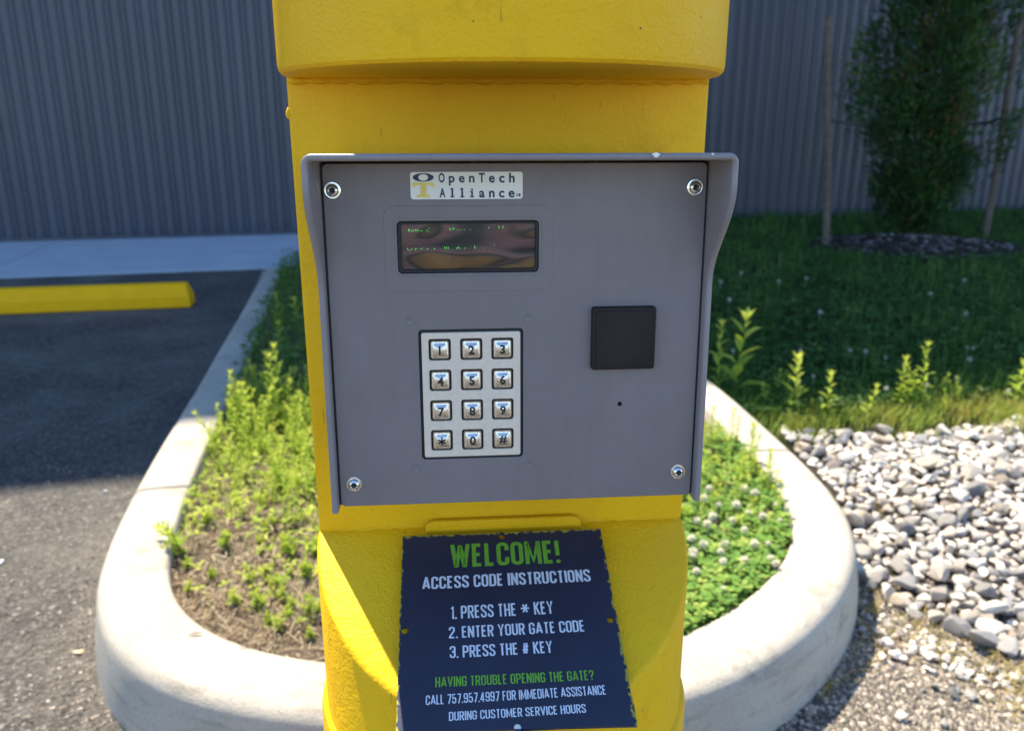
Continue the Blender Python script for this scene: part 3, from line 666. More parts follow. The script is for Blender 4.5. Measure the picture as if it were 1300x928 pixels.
    G['*'] = (.62, [[(.31+.34*math.cos(R(a)), .55+.40*math.sin(R(a))), (.31-.34*math.cos(R(a)), .55-.40*math.sin(R(a)))] for a in (0, 62, 118)])
    return G
GL = glyphs()
def stroke(P, t):
    P = [Vector(p) for p in P]; Q = [P[0]]
    for p in P[1:]:
        if (p-Q[-1]).length > 1e-4: Q.append(p)
    P = Q; n = len(P); closed = (P[0]-P[-1]).length < 1e-4; v, f = [], []
    for i in range(n):
        a = P[i]-P[i-1] if i else (P[0]-P[-2] if closed else P[1]-P[0])
        b = P[i+1]-P[i] if i < n-1 else (P[1]-P[0] if closed else P[-1]-P[-2])
        a, b = a.normalized(), b.normalized(); na, nb = Vector((-a.y, a.x)), Vector((-b.y, b.x)); mm = na+nb
        mm = na if mm.length < 1e-3 else mm.normalized(); k = min(1.6, 1/max(.3, mm.dot(na)))
        v += [P[i]+mm*(t/2*k), P[i]-mm*(t/2*k)]
    for i in range(n-1): f.append((2*i, 2*i+1, 2*i+3, 2*i+2))
    return v, f
def sign_line(text, bl, br, tl, material, t=.145):
    a, b, c = sg(*bl), sg(*br), sg(*tl); H = c[1]-a[1]; Wd = math.hypot(b[0]-a[0], b[1]-a[1]); ang = math.atan2(b[1]-a[1], b[0]-a[0])
    x, items = 0, []
    for ch in text:
        if ch == ' ': x += .27; continue
        wd, st = GL[ch]; items.append((x, st)); x += wd+t+.075
    tot = x-.075; A = Acc(); k = 0
    for gx_, st in items:
        for P in st:
            v, f = stroke(P, t); out = []
            for p in v:
                X = (gx_+t/2+p.x)/tot*Wd; Z = (p.y*(1-t)+t/2)*H
                out.append((a[0]+X*math.cos(ang)-Z*math.sin(ang)*.4, -.00025-.00001*(k % 3), a[1]+X*math.sin(ang)+Z))
            A.add(out, f); k += 1
    obj('lettering', A.mesh('lettering', material), None, sign)
sign_line('WELCOME!', (572, 721), (712, 715), (569, 691), M['gtext'], .17)
sign_line('ACCESS CODE INSTRUCTIONS', (536, 748.6), (750.5, 738), (537, 732.5), M['wtext'], .16)
sign_line('1. PRESS THE * KEY', (572, 786), (703, 779), (571.5, 769.5), M['wtext'])
sign_line('2. ENTER YOUR GATE CODE', (570, 810.5), (743, 801.5), (570.5, 795.5), M['wtext'])
sign_line('3. PRESS THE # KEY', (571, 835.5), (702, 828.5), (571, 820), M['wtext'])
sign_line('HAVING TROUBLE OPENING THE GATE?', (552.6, 872.5), (754.7, 863), (552, 859.5), M['gtext'])
sign_line('CALL 757.957.4997 FOR IMMEDIATE ASSISTANCE', (540.5, 895), (770, 881.5), (540, 882.5), M['wtext'], .135)
sign_line('DURING CUSTOMER SERVICE HOURS', (570, 915), (744.4, 904.5), (570, 903.5), M['wtext'], .135)

# ------------------------------------------------------------------ wheel stop
p, q = onz(0, 399, 0), onz(240, 390, 0); d = (q-p).normalized(); end = onz(243, 391, 0)
ws = mesh('wheel_stop', *(lambda pr, L: ([(x, y*(1 if abs(x) < 1e-6 or abs(x+L) < 1e-6 else 1), z) for x in (0, -L) for y, z in pr], [tuple(range(6)), tuple(range(6, 12))[::-1]]+[(i, 6+i, 6+(i+1) % 6, (i+1) % 6) for i in range(6)]))([(0, .0), (.004, .075), (.04, .155), (.13, .155), (.166, .075), (.17, .0)], 1.83), M['stop'], bevel=.012, seg=3)
for vv in ws.data.vertices:
    if vv.co.z > .08: vv.co.x += -.03 if vv.co.x > -.5 else .03
ws.location = (end.x, end.y, .001); ws.rotation_euler = (0, 0, math.atan2(d.y, d.x))
tag(ws, 'yellow painted concrete parking wheel stop on shaded asphalt', 'wheel stop')

# ------------------------------------------------------------------ riprap stones and grit
bedpoly = [Vector(onz(x, y, 0)[:2]) for x, y in ((985, 548), (1080, 552), (1170, 556), (1230, 545), (1330, 530), (1420, 560), (1420, 900), (1330, 862), (1290, 838), (1215, 812), (1170, 790), (1110, 752), (1088, 735), (1088, 690), (1060, 625), (1020, 585))]
dirtpoly = [p.copy() for p in bedpoly]
cx = sum(p.x for p in bedpoly)/len(bedpoly); cy = sum(p.y for p in bedpoly)/len(bedpoly)
bed = mesh('gravel_bed', [(cx, cy, .010)]+[((p.x-cx)*1.05+cx, (p.y-cy)*1.05+cy, .005) for p in bedpoly], [(0, 1+(i+1) % len(bedpoly), 1+i) for i in range(len(bedpoly))], M['dirt'])
tag(bed, kind='structure')
def stone_mesh(seed):
    r_ = random.Random(seed); bm = bmesh.new(); bmesh.ops.create_icosphere(bm, subdivisions=2, radius=1)
    ax = [Vector((r_.gauss(0, 1), r_.gauss(0, 1), r_.gauss(0, 1))).normalized() for _ in range(13)]; dd = [r_.uniform(.34, .80) for _ in ax]
    sx, sy_, sz = r_.uniform(.85, 1.25), r_.uniform(.65, .95), r_.uniform(.5, .75)
    for vtx in bm.verts:
        c = vtx.co.copy()
        for a, d_ in zip(ax, dd):
            k = c.dot(a)
            if k > d_: c -= a*(k-d_)*.92
        c *= 1+r_.uniform(-.035, .035); vtx.co = Vector((c.x*sx, c.y*sy_, c.z*sz))*1.22
    m = bpy.data.meshes.new('stone'); bmesh.ops.recalc_face_normals(bm, faces=bm.faces[:]); bm.to_mesh(m); bm.free(); m.materials.append(M['stone'])
    m.polygons.foreach_set('use_smooth', [True]*len(m.polygons)); m.set_sharp_from_angle(angle=R(13)); return m
smesh = [stone_mesh(i) for i in range(14)]
mnx, mxx = min(p.x for p in bedpoly), max(p.x for p in bedpoly); mny, mxy = min(p.y for p in bedpoly), max(p.y for p in bedpoly)
stones = []
outer_poly = outer_c
for tries in range(30000):
    x, y = rnd.uniform(mnx, mxx), rnd.uniform(mny, mxy)
    if not inside(x, y, bedpoly) or inside(x, y, outer_poly): continue
    s = rnd.choice((.012, .014, .017, .020, .024, .028, .034)) * rnd.uniform(.85, 1.25)
    if tries < 3000: s *= 1.12
    if any((x-a)**2+(y-b)**2 < ((s+c)*.64)**2 for a, b, c in stones): continue
    if any((Vector((x, y))-line[i]).length < s*.9+.02 for i in range(jl, len(line), 6)): continue
    stones.append((x, y, s))
for _ in range(150):
    px_ = rnd.uniform(1095, 1330); q = onz(px_, 772+(px_-1090)*.42+abs(rnd.gauss(0, 34)), 0)
    if not inside(q.x, q.y, outer_poly) and not inside(q.x, q.y, bedpoly): stones.append((q.x, q.y, rnd.choice((.006, .008, .010, .014))))
stones.sort(key=lambda q: -q[2]/q[1])
stones = [q for q in stones]
acc = Acc()
for i, (x, y, s) in enumerate(stones):
    m = rnd.choice(smesh); rot = (rnd.uniform(-.5, .5), rnd.uniform(-.5, .5), rnd.uniform(0, 6.28)); z = .004+s*rnd.uniform(.2, .85)
    if i < 300:
        o = bpy.data.objects.new('stone', m); col.objects.link(o); o.parent = bed; o.location = (x, y, z); o.rotation_euler = rot; o.scale = (s,)*3
    else:
        MM = Matrix.Translation((x, y, z)) @ Matrix.Rotation(rot[2], 4, 'Z') @ Matrix.Rotation(rot[1], 4, 'Y') @ Matrix.Rotation(rot[0], 4, 'X') @ Matrix.Scale(s, 4)
        acc.add([MM @ q.co for q in m.vertices], [tuple(p.vertices) for p in m.polygons], rnd.random())
o = obj('small_stones', acc.mesh('small_stones', M['stone_b']), None, bed); tag(o, kind='stuff'); smooth_sides(o, 13)
chip = [(1, 0, 0), (0, .8, .1), (-1.1, .1, 0), (0, -.9, 0), (.1, .1, .6)]
chipf = [(0, 1, 4), (1, 2, 4), (2, 3, 4), (3, 0, 4)]
acc = Acc()
def chipat(x, y, s, z=.001):
    a = rnd.uniform(0, 6.28); ca, sa = math.cos(a), math.sin(a); k = rnd.uniform(.6, 1.1)
    acc.add([(x+(ca*p[0]-sa*p[1]*k)*s, y+(sa*p[0]+ca*p[1]*k)*s, z+p[2]*s*rnd.uniform(.7, 1.4)) for p in chip], chipf, rnd.random())
for _ in range(26000):
    px_, py_ = rnd.uniform(990, 1340), rnd.uniform(735, 990)
    p = onz(px_, py_, 0)
    if inside(p.x, p.y, outer_poly): continue
    edge_y = 760+(px_-1090)*.42
    dens = math.exp(-max(0, py_-edge_y-60)/75)+.10
    if rnd.random() < dens: chipat(p.x, p.y, rnd.choice((.0025, .0035, .0045, .006, .008)), .004 if py_ < edge_y+30 else .001)
for _ in range(5200):                        # loose grit along the foot of the kerb and over the worn asphalt
    if rnd.random() < .75:
        i = rnd.randrange(jl+6, jr-8); p = line[i]-nor[i]*(.024+abs(rnd.gauss(0, .06)))
    else:
        q = onz(rnd.uniform(-60, 210), rnd.uniform(590, 990), 0); p = Vector((q.x, q.y))
    if not inside(p.x, p.y, outer_poly): chipat(p.x, p.y, rnd.choice((.002, .003, .004, .005)), .0008)
tag(obj('grit', acc.mesh('grit', M['grit'])), kind='stuff')
def pebble(px_, py_, s, c, lab):
    q = onz(px_, py_, 0); me_ = smesh[rnd.randrange(14)].copy(); me_.materials.clear(); me_.materials.append(c)
    o = bpy.data.objects.new('pebble', me_); col.objects.link(o); o.location = (q.x, q.y, s*.42); o.scale = (s*1.2, s, s*.9); o.rotation_euler = (0, 0, rnd.uniform(0, 3)); tag(o, lab, 'pebble')
pebble(101, 829, .0105, plain('tan_pebble', (.55, .42, .27), .8), 'single tan pebble on asphalt beside the kerb nose')
pebble(133, 625, .008, plain('white_pebble', (.66, .65, .62), .8), 'small white pebble on asphalt by the kerb joint')
pebble(2, 715, .008, plain('pale_pebble', (.70, .72, .76), .8), 'small pale chip lying on open worn asphalt')

# ------------------------------------------------------------------ vegetation
def leaf(base, dirv, L, W, up, droop=.25, fold=.25):
    d = dirv.normalized(); s = d.cross(up)
    s = s.normalized() if s.length > 1e-3 else Vector((1, 0, 0)); n = s.cross(d)
    P = []
    for t, wd in ((0, .15), (.35, 1), (.7, .75), (1, .0)):
        c = base+d*(L*t)-Vector((0, 0, 1))*(droop*L*t*t); 
        if wd: P += [c-s*(W*wd/2)+n*(W*fold*wd), c, c+s*(W*wd/2)+n*(W*fold*wd)]
        else: P.append(c)
    return P, [(0, 1, 4, 3), (1, 2, 5, 4), (3, 4, 7, 6), (4, 5, 8, 7), (6, 7, 9), (7, 8, 9)]
def weed_mesh(seed, h, nl, L, W, branches=0, name='weed'):
    r_ = random.Random(seed); A = Acc()
    def stalk(b, d, h_, n_):
        P = [b]; 
        for i in range(5): P.append(P[-1]+(d+Vector((r_.uniform(-.1, .1), r_.uniform(-.1, .1), 0)))*(h_/5))
        v, f = tube(P, [.0022*(1-.13*i) for i in range(6)], 4); A.add(v, f, .25)
        a = r_.uniform(0, 6.28)
        for k in range(n_):
            t = .12+.88*k/n_; i = min(4, int(t*5)); bb = P[i].lerp(P[i+1], t*5-i); a += 2.4+r_.uniform(-.3, .3)
            el = .35+.75*t+r_.uniform(-.2, .2); dv = Vector((math.cos(a)*math.cos(el), math.sin(a)*math.cos(el), math.sin(el)))
            q = r_.uniform(.75, 1.2)*(1-.45*t); v, f = leaf(bb, dv, L*q, W*q, Vector((0, 0, 1)), r_.uniform(.1, .4)); A.add(v, f, min(1, max(0, .25+.55*t+r_.uniform(-.2, .2))))
        for k in range(5):
            a = 1.256*k+r_.uniform(-.2, .2); dv = Vector((math.cos(a)*.6, math.sin(a)*.6, .9)); v, f = leaf(P[-1], dv, L*.45, W*.5, Vector((0, 0, 1)), .05); A.add(v, f, .9)
    stalk(Vector((0, 0, -.005)), Vector((r_.uniform(-.15, .15), r_.uniform(-.15, .15), 1)), h, nl)
    for k in range(branches):
        a = r_.uniform(0, 6.28); stalk(Vector((0, 0, h*.08*k)), Vector((math.cos(a)*.5, math.sin(a)*.5, .9)), h*r_.uniform(.5, .85), int(nl*.7))
    return A.mesh(name, M['weed'])
def put(name, me, p, s=1, rz=None, tilt=(0, 0)):
    o = bpy.data.objects.new(name, me); col.objects.link(o); o.location = p; o.scale = (s,)*3; o.rotation_euler = (tilt[0], tilt[1], rnd.uniform(0, 6.28) if rz is None else rz); return o
tallw = [weed_mesh(10+i, .20, 22, .050, .0145, i % 3) for i in range(5)]
shortw = [weed_mesh(30+i, .07, 9, .048, .017, 3) for i in range(5)]
broadw = [weed_mesh(50+i, .17, 12, .075, .024, 0) for i in range(4)]
def insoil(px_, py_):
    p = onz(px_, py_, KT-.045); return Vector((p.x, p.y, soil_z(p.x, p.y)))
acc = Acc()
def blade(x, y, z, h, w_, c, lean=.5):
    a = rnd.uniform(0, 6.28); k = rnd.uniform(.1, lean)*h; dx, dy = math.cos(a), math.sin(a)
    acc.add([(x-dy*w_, y+dx*w_, z), (x+dy*w_, y-dx*w_, z), (x+dy*w_*.8+dx*k*.35, y-dx*w_*.8+dy*k*.35, z+h*.55), (x-dy*w_*.8+dx*k*.35, y+dx*w_*.8+dy*k*.35, z+h*.55), (x+dx*k, y+dy*k, z+h*rnd.uniform(.85, 1))], [(0, 1, 2, 3), (3, 2, 4)], c)
def tuft(x, y, z, c, sz=1):
    a0 = rnd.uniform(0, 6.28)
    for k in range(3):
        a = a0+2.1*k; v, f = leaf(Vector((x, y, z)), Vector((math.cos(a), math.sin(a), rnd.uniform(.2, 1))), rnd.uniform(.015, .04)*sz, rnd.uniform(.007, .014)*sz, Vector((0, 0, 1))); acc.add(v, f, c)
for _ in range(7000):                        # tangled low growth, thinning out towards the bare soil
    py_ = rnd.uniform(505, 800); px_ = rnd.uniform(225, 430); p = insoil(px_, py_)
    k = math.exp(-max(0, py_-562-max(0, px_-340)*.7)/52)*(.35+.9*max(0, hsh(p.x, p.y, 2.2)+.3))
    if rnd.random() > k or not inside(p.x, p.y, inner_c): continue
    c = min(1, max(0, rnd.gauss(.5, .3)))
    if rnd.random() < .5: blade(p.x, p.y, p.z, rnd.uniform(.02, .10), .0016, c, .9)
    else: tuft(p.x, p.y, p.z+rnd.uniform(0, .05), c, .85)
tag(obj('island_ground_cover', acc.mesh('island_ground_cover', M['weed'])), 'tangled yellow-green ground cover in the sunlit bed', 'ground cover', kind='stuff')
cnt = 0
poly_l = inner_c
for _ in range(4000):                        # thicket at the back of the bed
    if cnt >= 210: break
    py_ = rnd.uniform(512, 700); px_ = rnd.uniform(225, 425)
    pr_ = max(0.03, 1-(py_-560)/130) if py_ > 560 else 1
    if py_ > 585: pr_ *= .35+.9*max(0, (px_-330)/95)
    if rnd.random() > pr_: continue
    p = insoil(px_, py_)
    if not inside(p.x, p.y, inner_c) or min((Vector((p.x, p.y))-q).length for q in inner_c) < .015: continue
    tag(put('weed', rnd.choice(tallw), p, rnd.uniform(.35, .9)*(1.0 if py_ < 575 else .7), None, (rnd.uniform(-.35, .35), rnd.uniform(-.35, .35))), 'pale green upright weed in the sunlit thicket inside the kerb island', 'weed', 'weeds in the sunlit island thicket'); cnt += 1
for (px_, py_) in ((262, 668), (300, 640), (285, 700), (330, 690), (345, 668), (362, 700), (318, 740), (352, 745), (390, 735), (398, 700), (372, 775), (330, 775), (405, 780), (300, 770), (385, 660), (410, 640), (270, 735), (352, 800), (395, 812)):
    p = insoil(px_, py_); tag(put('weed_seedling', rnd.choice(shortw), p, rnd.uniform(.3, .7)), 'low leafy weed seedling on the bare brown island soil', 'weed', 'weed seedlings on bare soil')
for _ in range(34):
    px_ = rnd.choice((rnd.uniform(330, 425), rnd.uniform(235, 425))); p = insoil(px_, rnd.uniform(600, 800))
    if inside(p.x, p.y, inner_c) and min((Vector((p.x, p.y))-q).length for q in inner_c) > .03: tag(put('weed_seedling', rnd.choice(shortw), p, rnd.uniform(.2, .6)*(1.2 if px_ > 360 else .8)), 'low leafy weed seedling on the bare brown island soil', 'weed', 'weed seedlings on bare soil')
ov = weed_mesh(77, .10, 12, .07, .014, 3); p = insoil(218, 702); q = inner_c[min(range(len(inner_c)), key=lambda i: (inner_c[i]-Vector((p.x, p.y))).length)]
tag(put('overhanging_weed', ov, (q.x+.02, q.y+.01, soil_z(q.x, q.y)), .9, .5, (0, -.45)), 'spiky green weed tuft leaning over the inner kerb edge', 'weed')
for i, (px_, py_, s) in enumerate(((243, 540, .95), (275, 535, 1.05), (300, 545, 1.0), (350, 545, 1.25), (362, 530, 1.3), (338, 525, 1.1))):
    p = insoil(px_, py_)
    if inside(p.x, p.y, inner_c): tag(put('tall_weed', tallw[i % 5], p, s*1.05, None, (0, -.12 if i == 0 else .03)), 'tall thin weed rising above the rest of the island thicket', 'weed', 'tall weeds above the thicket')
# shaded rear of the bed
acc = Acc(); k = 0
while k < 9000:
    x, y = rnd.uniform(-2.2, 1.1), rnd.uniform(2.85, 7.0)
    if not inside(x, y, inner_c): continue
    k += 1; b = x*E2.x+y*E2.y
    if b < 3.2 and rnd.random() > .5: continue
    z = soil_z(x, y)
    if rnd.random() < .5: blade(x, y, z, rnd.uniform(.06, .20), .003, rnd.random())
    else: tuft(x, y, z+rnd.uniform(0, .16), rnd.random(), 1.3)
tag(obj('island_grass', acc.mesh('island_grass', M['grass'])), 'dense dark green growth in the shaded rear of the island', 'grass', kind='stuff')
for i in range(22):
    b = rnd.uniform(3.2, 5.2); a = rnd.uniform(-.28, .35); p = grid(a, b); p.z = soil_z(p.x, p.y)
    tag(put('shaded_weed', rnd.choice(tallw+broadw), p, rnd.uniform(.8, 1.4)), 'leafy weed in the building shade at the rear of the island', 'weed', 'weeds in the shaded island rear')
# dry litter on the soil
acc = Acc()
for _ in range(1700):
    p = insoil(rnd.uniform(215, 430), rnd.gauss(720, 65))
    if not inside(p.x, p.y, inner_c): continue
    a = rnd.uniform(0, 6.28); L = rnd.choice((.003, .004, .005, .007, .010, .018))*rnd.uniform(.6, 1.3); w_ = rnd.uniform(.0006, .0016); dx, dy = math.cos(a)*L, math.sin(a)*L; nx, ny = -math.sin(a)*w_, math.cos(a)*w_; z0, z1 = rnd.uniform(.001, .008), rnd.uniform(.001, .012)
    acc.add([(p.x-dx-nx, p.y-dy-ny, p.z+z0), (p.x-dx+nx, p.y-dy+ny, p.z+z0), (p.x+dx+nx, p.y+dy+ny, p.z+z1), (p.x+dx-nx, p.y+dy-ny, p.z+z1)], [(0, 1, 2, 3)], rnd.random())
for _ in range(2600):
    p = insoil(rnd.uniform(215, 430), rnd.uniform(590, 840))
    if inside(p.x, p.y, inner_c) and hsh(p.x, p.y, 3.1) > -.25: blade(p.x, p.y, p.z, rnd.uniform(.005, .035), .0009, rnd.uniform(.3, 1), 2.2)
tag(obj('straw_litter', acc.mesh('straw_litter', M['straw'])), 'dry straw and leaf crumbs scattered over the island soil', 'litter', kind='stuff')
# clover mat on the right side of the bed
acc = Acc(); k = 0
while k < 4200:
    p = insoil(rnd.uniform(780, 1010), rnd.uniform(560, 840)); k += 1
    if not inside(p.x, p.y, inner_c): continue
    h = rnd.uniform(.012, .055); c = min(1, max(0, rnd.gauss(.45, .25))); a0 = rnd.uniform(0, 6.28); L = rnd.uniform(.010, .017)
    for j in range(3):
        a = a0+2.094*j; ctr = p+Vector((0, 0, h)); d = Vector((math.cos(a), math.sin(a), rnd.uniform(-.15, .35))); s = Vector((-math.sin(a), math.cos(a), 0))
        acc.add([ctr, ctr+d*L*.55-s*L*.42, ctr+d*L*1.05-s*L*.2, ctr+d*L*1.05+s*L*.2, ctr+d*L*.55+s*L*.42], [(0, 1, 2, 3, 4)], c)
tag(obj('clover_mat', acc.mesh('clover_mat', M['clover'])), 'dense low mat of green clover leaves inside the kerb', 'clover', kind='stuff')
def flower_mesh(seed):
    r_ = random.Random(seed); A = Acc(); v, f = tube([(0, 0, -.04), (0, 0, -.004)], .0009, 4); A.add(v, f, 0)
    for i in range(46):
        t = (i+.5)/46; zc = 1-1.7*t; rr = math.sqrt(max(0, 1-zc*zc)); a = i*2.4; d = Vector((rr*math.cos(a), rr*math.sin(a), zc)); v, f = leaf(d*.003, d, .0085*r_.uniform(.85, 1.1), .0034, Vector((.1, .2, 1)), .05); A.add(v[:9], f[:4], r_.uniform(.1, 1)*(.4+.6*(1-t)))
    return A.mesh('clover_flower', M['flower'])
flm = [flower_mesh(i) for i in range(4)]
fl = [(893, 632), (912, 640), (905, 655), (945, 620), (958, 625), (985, 640), (898, 665), (920, 690), (945, 672), (880, 700), (893, 690), (880, 705), (918, 712), (945, 711), (978, 708), (985, 715), (950, 650), (968, 655), (915, 700), (885, 660), (917, 748), (930, 660), (990, 660), (975, 690), (900, 620), (958, 690), (884, 725), (935, 640), (1000, 648), (878, 683)]
for x, y in fl:
    p = onz(x, y, KT+.012)
    if inside(p.x, p.y, [line[i]+nor[i]*(KW*.75) for i in range(0, len(line), 4)]): tag(put('clover_flower', rnd.choice(flm), p, rnd.uniform(.7, 1.4), None, (rnd.uniform(-.3, .3), rnd.uniform(-.3, .3))), 'round white clover flower head above the leaves inside the kerb', 'flower', 'clover flowers in the island')
n_ = 0
for _ in range(900):
    if n_ >= 60: break
    p = insoil(rnd.uniform(860, 1000), rnd.uniform(545, 680))
    if not inside(p.x, p.y, inner_c) or rnd.random() < (p.y < 2.1)*.6: continue
    n_ += 1; tag(put('weed', rnd.choice(shortw+tallw), p, rnd.uniform(.4, .75)), 'thin yellow-green weed among the clover inside the kerb', 'weed', 'weeds among the clover')
for (x, y, s) in ((952, 600, .8), (980, 606, .9), (903, 575, .8)):
    p = insoil(x, y); q = inner_c[min(range(len(inner_c)), key=lambda i: (inner_c[i]-Vector((p.x, p.y))).length)]
    if not inside(p.x, p.y, inner_c): p = Vector((q.x-.03, q.y, soil_z(q.x, q.y)))
    tag(put('tall_weed', tallw[0], p, s), 'slender weed sprig standing over the sunlit kerb beside the clover', 'weed', 'weed sprigs by the right kerb')
# lawn grass in the shade of the building
MUL = onz(1160, 311, .08)
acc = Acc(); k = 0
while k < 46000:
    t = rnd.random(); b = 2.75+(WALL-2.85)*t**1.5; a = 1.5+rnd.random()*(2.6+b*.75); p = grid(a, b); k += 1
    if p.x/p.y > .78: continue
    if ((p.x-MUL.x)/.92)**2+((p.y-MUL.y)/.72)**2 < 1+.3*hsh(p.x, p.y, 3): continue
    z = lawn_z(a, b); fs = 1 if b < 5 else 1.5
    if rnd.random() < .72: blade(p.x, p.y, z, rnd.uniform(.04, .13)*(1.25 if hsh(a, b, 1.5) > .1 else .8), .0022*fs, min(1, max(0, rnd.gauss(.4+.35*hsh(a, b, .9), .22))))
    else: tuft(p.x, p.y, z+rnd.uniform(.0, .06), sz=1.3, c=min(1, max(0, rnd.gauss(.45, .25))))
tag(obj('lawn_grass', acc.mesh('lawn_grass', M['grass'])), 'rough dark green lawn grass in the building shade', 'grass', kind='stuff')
# sunlit dry fringe between the stones and the lawn
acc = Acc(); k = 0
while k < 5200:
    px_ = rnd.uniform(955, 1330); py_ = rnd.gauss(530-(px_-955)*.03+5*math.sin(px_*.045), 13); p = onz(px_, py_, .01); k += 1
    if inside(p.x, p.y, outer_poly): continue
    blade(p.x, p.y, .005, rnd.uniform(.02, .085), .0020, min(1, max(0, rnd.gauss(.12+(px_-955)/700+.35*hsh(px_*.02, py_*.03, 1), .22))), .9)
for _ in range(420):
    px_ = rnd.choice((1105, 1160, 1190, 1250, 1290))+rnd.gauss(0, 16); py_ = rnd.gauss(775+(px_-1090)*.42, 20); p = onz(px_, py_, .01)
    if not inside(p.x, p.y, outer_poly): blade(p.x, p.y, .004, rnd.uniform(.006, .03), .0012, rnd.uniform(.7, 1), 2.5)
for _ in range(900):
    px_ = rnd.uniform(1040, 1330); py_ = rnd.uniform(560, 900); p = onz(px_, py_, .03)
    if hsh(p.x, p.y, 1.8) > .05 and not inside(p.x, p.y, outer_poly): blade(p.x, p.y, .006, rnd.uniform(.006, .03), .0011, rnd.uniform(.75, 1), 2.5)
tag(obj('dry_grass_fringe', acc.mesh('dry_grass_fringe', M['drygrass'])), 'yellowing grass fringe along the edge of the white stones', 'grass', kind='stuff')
labs = {0: 'broad-leaved green weed standing in sun at the stone bed edge'}
for i, (x, y, hpx, me) in enumerate(((1008, 522, 82, broadw[0]), (1052, 528, 62, broadw[1]), (1097, 530, 50, broadw[2]), (1168, 522, 95, tallw[1]), (1138, 518, 72, tallw[2]), (1285, 512, 60, broadw[3]), (1298, 508, 85, broadw[1]), (930, 510, 125, broadw[0]), (912, 508, 110, tallw[3]), (1215, 515, 40, tallw[4]))):
    p = onz(x, y, .02); D_ = p.y; h = hpx/1000*D_*1.0; base = max(q.co.z for q in me.vertices)
    tag(put('roadside_weed', me, p, h/base), 'leafy green weed standing between the stone bed and shaded lawn', 'weed', 'weeds between stones and lawn')
for i in range(26):
    x = rnd.uniform(905, 1310); y = rnd.uniform(500, 532); p = onz(x, y, .015)
    if not inside(p.x, p.y, outer_poly): tag(put('roadside_weed', rnd.choice(shortw+shortw+tallw+broadw), p, rnd.uniform(.25, .8), None, (rnd.uniform(-.4, .4), rnd.uniform(-.4, .4))), 'leafy green weed standing between the stone bed and shaded lawn', 'weed', 'weeds between stones and lawn')
for i in range(24):
    x, y = rnd.uniform(905, 1295), (rnd.uniform(440, 500) if i < 15 else rnd.uniform(318, 400)); p = onz(x, y, .10)
    a, b = p.dot(E1), p.dot(E2)
    if a > 1.55: tag(put('clover_flower', rnd.choice(flm), p, rnd.uniform(.9, 1.3)*(1 if i < 15 else 1.35)), 'small white clover flower in the shaded lawn', 'flower', 'clover flowers in the shaded lawn')
# dark slivers added on the kerb in place of thin cast shadows
def shadow_mark(px_, py_, L, a, lab):
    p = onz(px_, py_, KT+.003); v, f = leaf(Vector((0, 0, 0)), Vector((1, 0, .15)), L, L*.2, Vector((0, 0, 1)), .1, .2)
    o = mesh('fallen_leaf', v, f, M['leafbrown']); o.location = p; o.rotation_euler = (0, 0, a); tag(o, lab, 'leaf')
shadow_mark(238, 806, .034, .2, 'dark curled fallen leaf lying alone on the pale kerb top'); shadow_mark(303, 822, .03, .5, 'dark fallen leaf on the kerb beside the bare soil')

# ------------------------------------------------------------------ evergreen tree, stakes, ties, mulch
tb = onz(1176, 296, .07); tb.z = .06
v, f = [(0, 0, .07)], []
for k in range(1, 9):
    for q in range(40):
        a = 2*math.pi*q/40; rr = k/8*(1+.10*math.sin(3*a+1)+.05*math.sin(7*a)); v.append((math.cos(a)*rr, math.sin(a)*rr*.78, .07*(1-(k/8)**2)+rnd.uniform(-.012, .012)-(.03 if k == 8 else 0)))
f = [(0, 1+q, 1+(q+1) % 40) for q in range(40)]+[(1+k*40+q, 1+(k+1)*40+q, 1+(k+1)*40+(q+1) % 40, 1+k*40+(q+1) % 40) for k in range(7) for q in range(40)]
mo = mesh('mulch_bed', v, f, M['mulch'], smooth=True); mo.location = (MUL.x, MUL.y, .062); tag(mo, kind='structure')
acc = Acc()
for _ in range(900):
    a = rnd.uniform(0, 6.28); q = math.sqrt(rnd.random())*.95; x, y = MUL.x+math.cos(a)*q, MUL.y+math.sin(a)*q*.78; h = rnd.uniform(0, 6.28); L = rnd.uniform(.012, .04); w_ = rnd.uniform(.004, .01); z = .068+.07*(1-q*q)
    dx, dy = math.cos(h), math.sin(h); acc.add([(x-dx*L-dy*w_, y-dy*L+dx*w_, z), (x-dx*L+dy*w_, y-dy*L-dx*w_, z+.006), (x+dx*L+dy*w_, y+dy*L-dx*w_, z+rnd.uniform(0, .02)), (x+dx*L-dy*w_, y+dy*L+dx*w_, z+rnd.uniform(0, .015))], [(0, 1, 2, 3)], rnd.random()**2)
tag(obj('bark_chips', acc.mesh('bark_chips', M['chips'])), 'grey-brown bark chips spread over the mulch round the evergreen', 'mulch', kind='stuff')
tree = tag(empty('evergreen_tree', tb), 'young dense dark green evergreen staked in a mulch bed by the ribbed wall', 'tree')
A = Acc(); v, f = tube([(0, 0, -.05), (.01, 0, .5), (-.01, .01, 1.4), (.01, 0, 2.6), (0, 0, 3.5)], [.055, .045, .035, .02, .006], 8); A.add(v, f)
sprays = Acc(); r_ = random.Random(5)
def crown_r(z): 
    if z < .2: return .20
    if z < 1.1: return .26+.40*((z-.2)/.9)
    if z < 1.9: return .66+.10*(z-1.1)
    return .74*max(.02, 1-((z-1.9)/2.0)**1.6)
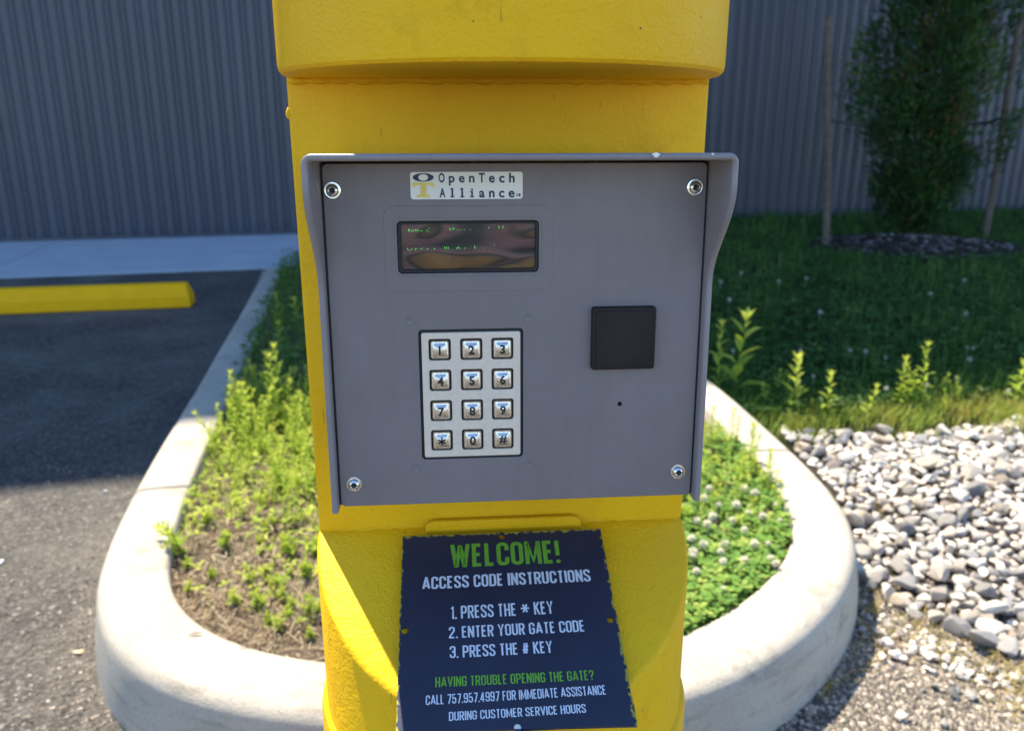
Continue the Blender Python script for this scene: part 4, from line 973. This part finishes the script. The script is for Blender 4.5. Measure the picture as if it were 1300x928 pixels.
for k in range(330):
    z = .14+3.3*r_.random()**1.05; a = r_.uniform(0, 6.28); R_ = crown_r(z)*(.92+.26*math.sin(3*a+z*4)+r_.uniform(-.25, .16)); t = r_.random()**.6
    c = Vector((math.cos(a)*R_*t-.17, math.sin(a)*R_*t, z))
    if k % 3 == 0:
        v, f = tube([(0, 0, max(.1, z-.35)), c*.5+Vector((0, 0, z*.5-.12)), c], [.014, .008, .003], 5); A.add(v, f)
    base_c = r_.gauss(.42, .3)
    for j in range(95):
        p = c+Vector((r_.gauss(0, .07), r_.gauss(0, .07), r_.gauss(0, .13))); d = Vector((math.cos(a)*.5+r_.gauss(0, .35), math.sin(a)*.5+r_.gauss(0, .35), r_.uniform(.3, 1.1)))
        v, f = leaf(p, d, r_.uniform(.04, .11), r_.uniform(.012, .026), Vector((r_.gauss(0, 1), r_.gauss(0, 1), .3)), .1, .1); cc = base_c+r_.uniform(-.2, .2)
        if r_.random() < .02 and z < 1.2: cc = 1
        else: cc = min(.92, max(0, cc))
        sprays.add(v, f, cc)
obj('trunk', A.mesh('trunk', M['trunk']), None, tree, smooth=True); obj('crown', sprays.mesh('crown', M['conifer']), None, tree)
s1a, s1b = onz(1049, 312, .06), None
def at_depth(x, y, Y): r = ray(x, y); return CAM+r*(Y/r.y)
for (b0, t0, lab) in (((1049, 312), (1052, 22), 'thin weathered wooden stake left of the evergreen, leaning slightly'), ((1250, 302), (1297, 20), 'dark wooden stake right of the evergreen, by its crown')):
    p = onz(*b0, .06); q = at_depth(*t0, p.y); d = q-p
    v, f = tube([p-Vector((0, 0, .1)), p.lerp(q, .33)+Vector((.012, 0, 0)), p.lerp(q, .66)-Vector((.008, 0, 0)), q], [.036, .034, .035, .033], 7)
    v = [Vector(a)-p for a in v]; o = mesh('wooden_stake', v, f, M['stake']); o.location = p; tag(o, lab, 'stake', 'tree stakes')
for (a0, b0, lab) in (((1050, 150), (1110, 160), 'strap tying the evergreen to the thin leaning stake'), ((1272, 150), (1235, 158), 'strap tying the evergreen to the dark upright stake')):
    Ya = onz(1049, 312, .06).y if a0[0] < 1100 else onz(1250, 302, .06).y
    p, q = at_depth(*a0, Ya), at_depth(*b0, tb.y); q2 = Vector((tb.x, tb.y, q.z))
    v, f = tube([p, p.lerp(q, .5)-Vector((0, 0, .02)), q, q2], .016, 6); tag(mesh('tree_tie', v, f, M['tie']), lab, 'strap', 'tree ties')
